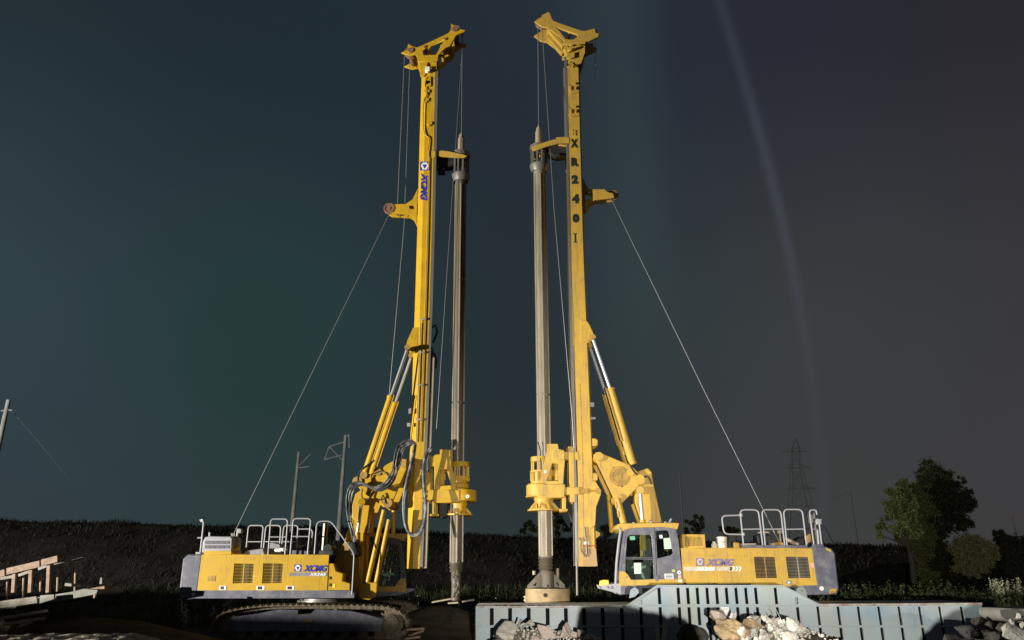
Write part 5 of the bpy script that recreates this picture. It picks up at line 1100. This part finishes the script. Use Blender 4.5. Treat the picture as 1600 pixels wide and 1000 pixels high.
for (p, q, lb) in (((-10, 968), (75, 955), 'long dim plank along the formwork foot'), ((5, 976), (70, 966), 'dim plank below the long plank at the left edge'), ((40, 975), (42, 980), 'plank end below the formwork'), ((0, 986), (9, 975), 'short stick slanting at the left edge')):
    tag(obj('plank', beam(B(), P(*p, 22.6), P(*q, 23.2), .3, .08), WOODG), lb, 'plank')
b = lathe(B(), P(149, 931, 23).x, 23, [(.02, P(149, 935, 23).z), (.05, P(149, 934, 23).z), (.05, P(149, 929, 23).z), (.02, P(149, 928.5, 23).z)], 10); tag(obj('stake', b, WOOD, None, True), 'small pale stake below the right end of the formwork', 'stake')

# ================================================================== bucket and jar on the right rig's roof
YD = YR+.3
c = P(1131, 856, YD); s = pxm(850, YD); top = P(1131, 838.5, YD).z
bu = thing('plastic_bucket', (c.x, YD, c.z), 'cream plastic bucket standing on the right rig roof', 'bucket')
obj('bucket_wall', lathe(B(), c.x, YD+.2, [(.02, c.z+.003), (7.4*s, c.z+.003), (8.5*s, top-.05), (9*s, top-.05), (9*s, top), (8.4*s, top), (7.2*s, c.z+.03), (.02, c.z+.03)], 28), PLAST, bu, True)
obj('bucket_handle', tube(B(), [Vector((c.x-8.9*s, YD+.2, top-.06))+Vector((17.8*s*k/10, -.22*math.sin(math.pi*k/10), -.13*math.sin(math.pi*k/10))) for k in range(11)], .008, 6), STEEL, bu, True)
c = P(1118, 856.2, YD); tz = P(1118, 848.5, YD).z; jr = thing('plastic_jar', (c.x, YD, c.z), 'small off-white plastic jar left of the bucket on the right rig roof', 'jar')
obj('jar_body', lathe(B(), c.x, YD+.15, [(.02, c.z+.003), (4.4*s, c.z+.003), (4.5*s, tz-.05), (3.4*s, tz), (.02, tz)], 20), PLAST, jr, True); obj('lid', lathe(B(), c.x, YD+.15, [(.02, tz+.002), (2.4*s, tz+.002), (2.4*s, tz+.05), (.02, tz+.05)], 16), WHITE, jr, True)

# ================================================================== poles, pylon, wires
def pole(name, top, bot, Y, r, label, cat, arms=(), m=POLE):
    A = P(*top, Y); zb_ = P(*bot, Y).z-1.5; t = thing(name, (A.x, Y, zb_), label, cat)
    obj('shaft', tube(B(), [Vector((A.x, Y, zb_)), A], [r*1.35, r*.85], 10), m, t, True)
    if arms:
        b = B()
        for a, c_ in arms: tube(b, [P(*a, Y), P(*c_, Y)], r*.3, 6)
        obj('bracket', b, m, t, True)
    return t
p1 = pole('utility_pole', (13.5, 625), (0, 740), 40, .13, 'pale concrete utility pole at the left edge', 'utility pole', [((2, 642), (14, 640)), ((14, 641), (19, 641))])
pole('catenary_pole', (467, 706), (462, 815), 68, .145, 'concrete railway pole with one slanting arm above the left rig deck', 'railway pole', [((466, 729), (485.5, 709)), ((466, 731), (484, 729)), ((461.5, 785), (459, 786))])
pole('catenary_pole', (540, 680), (532, 815), 64, .15, 'taller railway pole with a triangular bracket beside the left rig boom', 'railway pole', [((539, 690), (514.5, 698)), ((514.5, 698), (535, 719)), ((507, 718), (534, 711)), ((507, 718), (514.5, 698)), ((541, 684), (545, 678)), ((545, 679), (546, 700))])
pole('catenary_pole', (1061, 736), (1068, 845), 84, .09, 'thin faint pole with a short arm behind the right rig cab', 'railway pole', [((1063, 743), (1078, 747)), ((1062, 736), (1060, 738))], FAINT)
pole('street_lamp', (1328, 768), (1341, 858), 84, .10, 'faint pole with a long arm right of the lattice tower', 'lamp post', [((1328, 769), (1320, 771)), ((1322, 771), (1300, 778))], FAINT)
pole('utility_pole', (1581, 806), (1584, 842), 80, .09, 'faint short pole above the bushes at the far right', 'utility pole', (), FAINT)
tag(wire([P(18, 641, 40), P(60, 690, 44), P(105, 745, 49)], None, .012, 'overhead_wire', PYLON), 'thin wire running down from the left edge pole', 'wire'); 
TY = 200; T = lambda x, y: P(x, y, TY)
tw = thing('lattice_tower', T(1262, 856), 'faint steel lattice transmission tower behind the right rig railings', 'transmission tower')
lv = [(1243, 1243.5, 684), (1238, 1249, 700), (1236.5, 1251.5, 731), (1236.5, 1259, 763), (1234, 1266, 790), (1229, 1284, 826), (1226, 1301, 862)]
b = B()
for dy in (0, 6):
    for (a0_, a1_, y0), (c0, c1, y1) in zip(lv, lv[1:]):
        D = lambda f: Vector((0, (dy-3)*f, 0)); f0 = (y0-684)/178; f1 = (y1-684)/178
        for q in ((T(a0_, y0)+D(f0), T(c0, y1)+D(f1), .15), (T(a1_, y0)+D(f0), T(c1, y1)+D(f1), .15), (T(a0_, y0)+D(f0), T(c1, y1)+D(f1), .08), (T(a1_, y0)+D(f0), T(c0, y1)+D(f1), .08), (T(c0, y1)+D(f1), T(c1, y1)+D(f1), .10)): beam(b, q[0], q[1], q[2], q[2], 0)
obj('lattice_legs', b, PYLON, tw)
for (y, xl, xr) in ((706, 1222, 1262), (731, 1226, 1268), (764, 1226, 1276)):
    b = beam(B(), T(xl, y), T(xr, y-.5), .16, .16, 0); beam(b, T(xl, y), T(1246, y-6), .09, .09, 0); beam(b, T(xr, y-.5), T(1247, y-6), .09, .09, 0); obj('cross_arm', b, PYLON, tw)

# ================================================================== trees, bushes, weeds
def leaf(b, c, s, r_):
    u = Vector((r_.gauss(0, 1), r_.gauss(0, 1), r_.gauss(0, 1))).normalized(); v = u.orthogonal().normalized()
    v = (v*math.cos(r_.random()*6.28)+u.cross(v)*math.sin(r_.random()*6.28)); ww = u.cross(v)
    b.faces.new([b.verts.new(c+v*s), b.verts.new(c+ww*s*.5), b.verts.new(c-v*s), b.verts.new(c-ww*s*.5)])
def tree(name, base, Y, blobs, nl, ls, m, label, cat, seed, trunk=.16, group=None, flat=.8):
    r_ = random.Random(seed); B0 = P(*base, Y); zb_ = B0.z
    t = thing(name, (B0.x, Y, zb_), label, cat, group); cb = B(); tb = B()
    cen = [(P(x, y, Y)+Vector((0, r_.uniform(-.5, .5)*rp*pxm(y, Y), 0)), rp*pxm(y, Y)) for x, y, rp in blobs]
    tot = sum(r**2 for _, r in cen)
    fork = B0+Vector((0, 0, .35*(max(c.z for c, _ in cen)-zb_)))
    tube(tb, [B0-Vector((0, 0, .3)), B0.lerp(fork, .5)+Vector((.05, 0, 0)), fork], [trunk*1.3, trunk, trunk*.8], 8)
    for c, r in cen:
        tube(tb, [fork, fork.lerp(c, .5)+Vector((0, 0, .1*r)), c], [trunk*.6, trunk*.35, trunk*.12], 6)
        n = int(nl*r*r/tot); subs = []
        for k in range(max(5, n//90)):
            d = Vector((r_.gauss(0, 1), r_.gauss(0, 1), r_.gauss(0, 1))).normalized()*r*r_.uniform(.35, 1.02); d.z *= flat+.15
            subs.append((c+d, r*r_.uniform(.16, .34)))
        for k in range(n):
            s_, rr_ = r_.choice(subs); d = Vector((r_.gauss(0, .5), r_.gauss(0, .5), r_.gauss(0, .5)))*rr_; leaf(cb, s_+d, ls*r_.uniform(.6, 1.3), r_)
    me = bpy.data.meshes.new('crown'); cb.to_mesh(me); cb.free(); me.materials.append(m); link('crown', me, t)
    obj('trunk', tb, BARK, t, True); return t
tree('leafy_tree', (1428, 905), 50, [(1404, 772, 17), (1424, 762, 18), (1412, 796, 24), (1436, 792, 24), (1424, 822, 24), (1445, 835, 20), (1402, 832, 12), (1376, 822, 11), (1375, 836, 8), (1440, 862, 18), (1425, 852, 14), (1436, 888, 15), (1448, 905, 16)], 34000, .08, LEAFA, 'pale green tree crown in front of the darker crown, right of the rigs', 'tree', 11)
tree('leafy_tree', (1462, 905), 54, [(1460, 742, 22), (1444, 752, 18), (1478, 756, 20), (1466, 782, 30), (1492, 786, 22), (1508, 780, 15), (1486, 815, 24), (1460, 826, 26), (1468, 862, 24), (1452, 880, 20), (1502, 752, 7), (1478, 895, 22), (1440, 900, 18)], 40000, .09, LEAFB, 'tall dark tree rising behind the pale green crown', 'tree', 12, .22)
tree('bush', (1518, 893), 50, [(1500, 862, 18), (1516, 852, 20), (1532, 856, 20), (1546, 866, 16), (1512, 876, 18), (1535, 878, 16), (1500, 884, 14), (1520, 890, 14)], 20000, .075, LEAFC, 'low rounded olive bush right of the two trees', 'bush', 13, .08)
tree('bush', (1580, 890), 52, [(1556, 838, 12), (1575, 846, 14), (1596, 850, 16), (1590, 870, 20), (1565, 866, 16), (1610, 860, 20), (1575, 888, 16), (1596, 888, 16)], 16000, .085, LEAFB, 'dark bush at the right edge of the scene', 'bush', 14, .08)
for i, (x, y, bl_, lb) in enumerate(((828, 838, [(824, 820, 7), (834, 826, 8), (818, 830, 6)], 'small dark tree left of the right drill string'), (874, 838, [(868, 808, 11), (880, 816, 12), (872, 826, 12), (890, 826, 8)], 'dark tree silhouette between drill string and right mast'), (944, 838, [(940, 824, 8), (950, 826, 8), (946, 832, 9)], 'low dark tree between the right mast and the cab'), (1087, 838, [(1080, 816, 8), (1090, 813, 9), (1097, 818, 8), (1076, 832, 8), (1096, 834, 10)], 'dark tree behind the louvred filter box'), (1138, 842, [(1134, 828, 9), (1143, 832, 9), (1128, 826, 5)], 'dark tree behind the cream bucket'))):
    tree('small_tree', (x, y+16), 76, bl_, 1500, .16, LEAFB, lb, 'tree', 30+i, .1)
def blades(name, spots, m, label, cat, h0, h1, wd, per, seed, spread_=.25):
    """tufts of upright blades; one object, nobody could count them"""
    r_ = random.Random(seed); b = B()
    for (x, y) in spots:
        hh_ = r_.uniform(h0, h1)
        for k in range(per):
            px_, py_ = x+r_.gauss(0, spread_), y+r_.gauss(0, spread_); z = zf(px_, py_)-.03; h = hh_*r_.uniform(.4, 1.1); a = r_.random()*6.28; l = h*r_.uniform(.05, .5); b_ = r_.random()*6.28
            u = Vector((math.cos(b_), math.sin(b_), 0))*wd*r_.uniform(.6, 1.3); ln = Vector((math.cos(a), math.sin(a), 0))*l; p = Vector((px_, py_, z))
            v = [b.verts.new(p-u), b.verts.new(p+u), b.verts.new(p+ln*.35+u*.8+Vector((0, 0, h*.6))), b.verts.new(p+ln*.35-u*.8+Vector((0, 0, h*.6)))]; b.faces.new(v)
            b.faces.new([v[3], v[2], b.verts.new(p+ln+Vector((0, 0, h)))])
    me = bpy.data.meshes.new(name); b.to_mesh(me); b.free(); me.materials.append(m)
    return tag(link(name, me), label, cat, None, 'stuff')
zf = ground_z
r_ = random.Random(5)
blades('weeds', [(r_.uniform(-26, 34), 30.5+r_.random()**1.5*20) for _ in range(1500)], WEED, 'dark green weeds growing behind the machines and the hull', 'weeds', .25, .75, .022, 14, 1)
def leafy(name, spots, m, label, seed, h0, h1):
    r2 = random.Random(seed); b = B()
    for (x, y) in spots:
        for st in range(r2.randint(3, 6)):
            p = Vector((x+r2.gauss(0, .16), y+r2.gauss(0, .16), 0)); p.z = zf(p.x, p.y); h = r2.uniform(h0, h1); ln = Vector((r2.gauss(0, .16), r2.gauss(0, .16), 1)).normalized()*h
            for k in range(26):
                t = r2.uniform(.25, 1); leaf(b, p+ln*t+Vector((r2.gauss(0, .05), r2.gauss(0, .05), r2.gauss(0, .03)))*(1.5-t), r2.uniform(.025, .06), r2)
    me = bpy.data.meshes.new(name); b.to_mesh(me); b.free(); me.materials.append(m)
    return tag(link(name, me), label, 'weeds', None, 'stuff')
leafy('tall_weeds', [(p.x, p.y) for p in (P(x+r_.uniform(-4, 4), 930, Y) for x, Y in ((290, 31), (298, 31), (340, 32), (365, 32), (405, 32), (440, 33), (465, 33), (755, 31.5), (770, 31.5), (776, 31.5), (640, 33), (610, 33), (1330, 32), (1342, 32), (1380, 33), (1386, 33), (1310, 31), (1410, 35), (1450, 35)))], SEED, 'pale leafy weeds caught by the floodlight', 2, .6, 1.15)
leafy('tall_weeds', [(p.x, p.y) for p in (P(x+r_.uniform(-4, 4), 930, Y) for x, Y in ((1500, 36), (1555, 42), (1562, 42), (1568, 43), (1574, 43), (1580, 42), (1586, 42), (1592, 43), (1597, 43)))], SEED, 'bright leafy weeds lit at the right edge behind the boulder', 3, .8, 1.15)
leafy('weed_thicket', [(r_.uniform(P(1312, 930, 33).x, P(1560, 930, 33).x), r_.uniform(31.5, 36.5)) for _ in range(110)], THICKET, 'olive thicket of weeds showing over the right end of the hull', 4, .7, 1.55)
leafy('weed_thicket', [(r_.uniform(P(745, 930, 33).x, P(970, 930, 33).x), r_.uniform(31.5, 37)) for _ in range(45)], WEED, 'dim weeds growing behind the left end of the hull', 6, .5, 1.2)
zf = bank_z
blades('bank_grass', [(r_.uniform(-75, 36), r_.uniform(52, 73)) for _ in range(2600)], TUFT, 'rough dry tufts over the dark embankment', 'grass', .15, .45, .05, 9, 3, .5)
